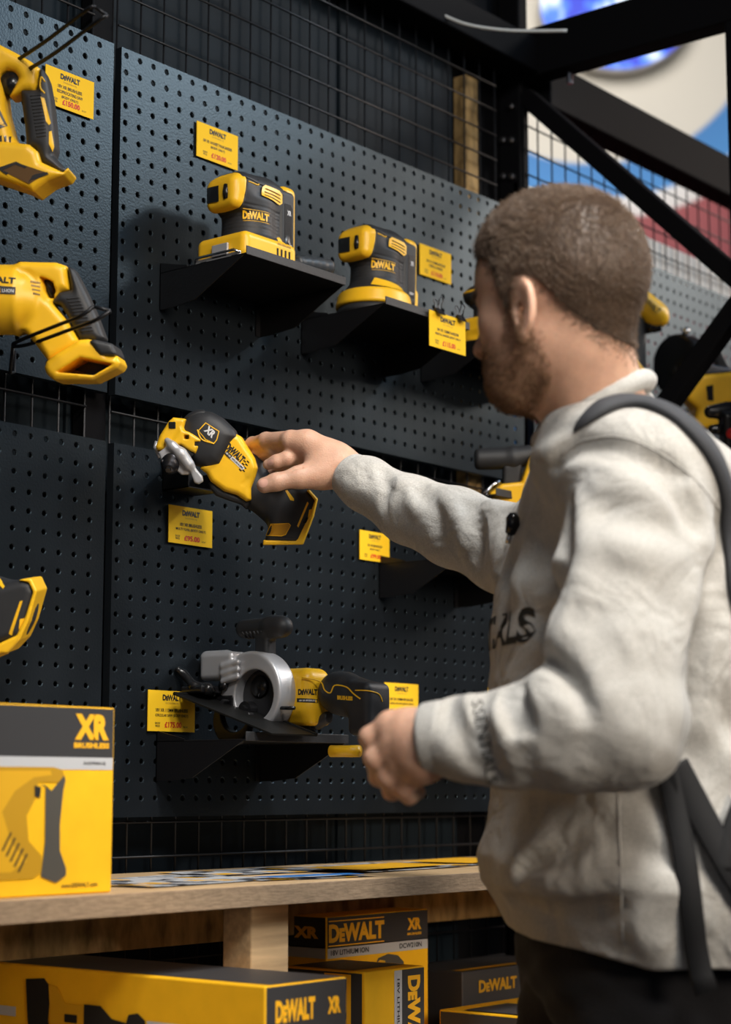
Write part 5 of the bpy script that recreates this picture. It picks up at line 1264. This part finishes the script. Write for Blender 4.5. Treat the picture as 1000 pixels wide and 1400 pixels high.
# nails
def nail(c, dirn, w, l):
    h = bvk.ray_cast(camL, camray(*c)); 
    if h[0] is None: return
    p, n = h[0], h[1]; t = Vector(A(*dirn[1]))-Vector(A(*dirn[0])); t = (t-n*t.dot(n)).normalized(); b = n.cross(t)
    O = [p+t*(l*math.cos(a))+b*(w*math.sin(a)) for a in np.linspace(0, 2*math.pi, 17)[:-1]]
    decal_shape('nail', man, bvk, O, M['nail'], d=-n, lift=.0005, step=.01)
nail((360,660), ((378,659,2.655),(360,663.5,2.655)), .0062, .0072)
nail((370,632), ((378,631,2.70),(367,635,2.705)), .0045, .0058)
# lips and eyes
def headpatch(name, outline, m, lift=.0004):
    P = [H2P(p) for p in outline]; return decal_shape(name, man, bvk, P, m, d=-hf, lift=lift, step=.004)
headpatch('lips', [(.12,-.022,-.058),(.12,-.006,-.050),(.12,.006,-.050),(.12,.022,-.058),(.12,.008,-.067),(.12,-.008,-.067)], M['lip'])
for s in (1, -1):
    e = headpatch('eye', [(.12,.030*s-.011,.006),(.12,.030*s-.004,.0105),(.12,.030*s+.005,.0105),(.12,.030*s+.012,.005),(.12,.030*s+.004,.002),(.12,.030*s-.005,.002)], M['eye'])
    headpatch('iris', [(.12,.030*s+.0045*math.cos(a),.0062+.0042*math.sin(a)) for a in np.linspace(0,2*math.pi,9)[:-1]], M['ink'], .0008)


# ---- hair ----
def hairline(x): return np.interp(x, [-.13,-.10,-.085,-.060,-.038,-.026,-.014,-.002,.012,.022,.030,.036,.046,.062,.080,.10], [-.068,-.064,-.058,-.042,-.018,.002,.016,.026,.026,.012,-.010,.026,.052,.062,.076,.088])
def hairmask(Q): return (hairline(Q[:,0]) - Q[:,2])
def hairfn(P):
    Q = toH(P); d = skull(Q)
    jaw = jawline(Q); d = smin(d, jaw, .014); d = smin(d, neckfn(P), .02)
    m = hairmask(Q)
    th = .0030+.0035*np.clip(-m/.07, 0, 1)
    n = .0004*np.sin(Q[:,0]*210+Q[:,1]*90)*np.sin(Q[:,1]*190+Q[:,2]*120)
    return -smin(-(d-th+n), -(m*.75), .006)
hair = solid('hair', hairfn, tuple(HO-Vector((.16,.16,.12))), tuple(HO+Vector((.17,.16,.19))), .0026, M['hair'], man)
def strands(name, src, N, lfun, dfun, m, parent, w=.00034, keep=None, seg=2):
    me = src.data; nv = len(me.vertices)
    co = np.empty(nv*3, f32); me.vertices.foreach_get('co', co); co = co.reshape(-1,3)
    no = np.empty(nv*3, f32); me.vertices.foreach_get('normal', no); no = no.reshape(-1,3)
    if keep is not None: k = keep(co, no); co, no = co[k], no[k]
    i = RNG.integers(0, len(co), N); p = co[i]+RNG.normal(0,.0010,(N,3)); n = no[i]
    Q = toH(p); d = dfun(Q, n @ RH); d = d @ RH.T                   # direction in head space
    d += RNG.normal(0,.13,d.shape); d /= nrm(d)[:,None]
    L = (lfun(Q)*RNG.uniform(.6,1.15,N))[:,None]
    b = np.cross(d, RNG.normal(0,1,(N,3))); b /= nrm(b)[:,None]; b2 = np.cross(d, b)
    root_ = p-n*.0006; mid = root_+d*L*.5; end = root_+d*L+(-n*.12)*L
    v = np.stack([root_+b*w, root_-b*w*.5+b2*w*.8, root_-b*w*.5-b2*w*.8, mid+b*w*.8, mid-b*w*.4+b2*w*.6, mid-b*w*.4-b2*w*.6, end], 1).reshape(-1,3)
    base = np.arange(N)*7
    tri = []
    for a,b_,c in ((0,1,4),(0,4,3),(1,2,5),(1,5,4),(2,0,3),(2,3,5),(3,4,6),(4,5,6),(5,3,6)): tri.append(np.stack([base+a,base+b_,base+c],1))
    return obj(name, np_mesh(name, v, np.concatenate(tri)), m, parent, True)
def hd_dir(Q, n):
    top = np.clip((Q[:,2]-.055)/.06, 0, 1)[:,None]; back = np.clip((-Q[:,0])/.08, 0, 1)[:,None]; side = (1-top)
    comb = top*np.array([.75,.25,.35]) + side*np.array([-.35,0,-.85])
    comb = comb + back*top*np.array([-.45,0,-.5])
    return n*(.34+.10*top) + comb
st = strands('hair_strands', hair, 52000, lambda Q: np.interp(Q[:,2], [-.09,-.02,.05,.09,.13], [.003,.005,.008,.012,.014]), hd_dir, M['hairs'], hair,
        keep=lambda c, n: (hairmask(toH(c)) < .004))
st['kind'] = 'stuff'
# stubble at the nape and temples growing from the skin, beard along the jaw
def beardmask(Q):
    up = np.interp(Q[:,0], [-.02,.000,.012,.026,.040,.055,.070,.10], [-.055,-.030,.016,.012,-.030,-.042,-.037,-.036])
    lowb = np.interp(Q[:,0], [-.01,.02,.05,.09], [-.078,-.102,-.112,-.118])
    m = np.maximum(Q[:,2]-up, lowb-Q[:,2]); m = np.maximum(m, -.004-Q[:,0])
    lip = .0105-np.sqrt(((Q[:,1])/1.9)**2+(Q[:,2]+.0585)**2); lip = np.where(Q[:,0] > .05, lip, -.02)
    return np.maximum(m, lip)
bs_ = strands('beard', skin, 17000, lambda Q: .0035+.0030*np.clip((-.03-Q[:,2])/.06,0,1), lambda Q, n: n*.55+np.array([.35,0,-.75]), M['beard'], man, w=.00028,
        keep=lambda c, n: (beardmask(toH(c)) < RNG.normal(0,.0035,len(c))) & (np.abs(toH(c)[:,1]) < .085) & (toH(c)[:,0] < .1) & (toH(c)[:,2] > -.13) & (toH(c)[:,2] < .03))
bs_['kind'] = 'stuff'
ns_ = strands('hair_fringe', skin, 5000, lambda Q: .0035+0*Q[:,0], lambda Q, n: n*.4+np.array([-.2,0,-.8]), M['hairs'], man, w=.0003,
        keep=lambda c, n: (np.abs(hairmask(toH(c))-.004) < .010*np.abs(RNG.normal(0,1,len(c)))) & (toH(c)[:,2] > -.11) & (toH(c)[:,0] < .085) & (np.abs(toH(c)[:,1]) < .08) & (toH(c)[:,2] < .12))
ns_['kind'] = 'stuff'
eb = strands('eyebrows', skin, 1400, lambda Q: .006+0*Q[:,0], lambda Q, n: n*.3+np.stack([0*Q[:,0]-.2, np.sign(Q[:,1])*.8, 0*Q[:,0]+.1],1), M['hairs'], man, w=.0003,
        keep=lambda c, n: (toH(c)[:,0] > .055) & (np.abs(toH(c)[:,2]-.0255) < .0035) & (np.abs(np.abs(toH(c)[:,1])-.028) < .017))
eb['kind'] = 'stuff'

# ---- the small clip on his chest ----
r = root('clip_microphone', 'small black clip on the front of the grey sweatshirt', 'microphone')
hp, n_ = onbody(708, 722)
if hp is None: hp, n_ = Vector(A(700,722,2.15)), Vector((-1,0,0))
W = lambda p: PM @ Vector(p)
c = W(hp+Vector((-.006,-.004,.008))); e = W(hp+Vector((-.012,-.006,-.018)))
r.matrix_world = Matrix.Translation(c)
mb = MB(); mb.tube([Vector((0,0,.010)), Vector((0,0,.004)), Vector((0,0,-.004)), (e-c)*.6], [.004,.0085,.0085,.006], 14); mb.build('microphone_body', M['blackgloss'], r, True)
mb = MB(); mb.tube([(e-c)*.55, (e-c)*1.05], .0035, 8); mb.build('clip', M['chrome'], r, True)

# ---- backpack ----
bp = root('backpack', 'black backpack on his back with padded and webbing straps, cut off by the right edge', 'backpack', PM)
bpc = A(1105, 850, 2.24)
pk = U(.02, box((bpc[0]+.012, bpc[1], bpc[2]), (.095,.150,.215), .05), box((bpc[0]+.055, bpc[1], bpc[2]-.05), (.085,.12,.13), .04))
solid('pack_body', lambda P: pk(P)+.0015*np.sin(P[:,2]*60+P[:,1]*30), (bpc[0]-.15,bpc[1]-.2,bpc[2]-.27), (bpc[0]+.19,bpc[1]+.2,bpc[2]+.27), .006, M['strap'], bp)
tv_, tf_ = mesh_sdf(torso, slo, shi, .010)
bvt = BVHTree.FromPolygons([Vector(map(float,p)) for p in tv_], tf_.tolist())
def strap(name, pts, w, th, m=M['strap'], tail=None, head=None, taper=0, onto=None):
    P = []; N = []
    for p in catmull([Vector((x,y,0)) for x,y in pts], 6):
        h = (onto or bvs).ray_cast(camL, camray(p.x, p.y))
        if h[0] is not None: P.append(h[0]); N.append(h[1])
    if len(P) < 2: return
    for _ in range(3):
        P = [P[0]]+[(P[i-1]+P[i]*2+P[i+1])/4 for i in range(1,len(P)-1)]+[P[-1]]; N = [N[0]]+[(N[i-1]+N[i]*2+N[i+1]).normalized() for i in range(1,len(N)-1)]+[N[-1]]
    if head: P = [Vector(h) for h in head]+P; N = [N[0]]*len(head)+N
    if tail: P = P+[Vector(t) for t in tail]; N = N+[N[-1]]*len(tail)
    P = [p+n*(.009 if onto else .0015) for p, n in zip(P, N)]
    mb = MB(); mb.ribbon(P, N, w, th, 0, taper); return mb.build(name, m, bp, True)
strap('padded_shoulder_strap', [(786,590),(800,577),(826,560),(856,552),(890,556),(925,572),(955,600),(978,635),(992,680),(1000,730),(1006,790),(1014,850),(1020,930)], .025, .007, M['padstrap'], taper=14)
strap('webbing_strap', [(905,1010),(912,1050),(922,1100),(935,1170),(943,1230),(950,1290)], .025, .002, onto=bvt, tail=[A(958,1330,1.99),A(966,1352,1.985)])
strap('webbing_strap', [(922,1045),(945,1090),(970,1140),(1000,1195),(1030,1240)], .030, .002, onto=bvt)
strap('webbing_strap', [(1012,1090),(996,1140),(988,1190)], .022, .002, onto=bvt)
mb = MB(); b_ = Vector(A(957,1331,1.982)); mb.tube([b_, b_+Vector((.012,0,.005))], .002, 6); mb.build('strap_buckle', M['chrome'], bp)
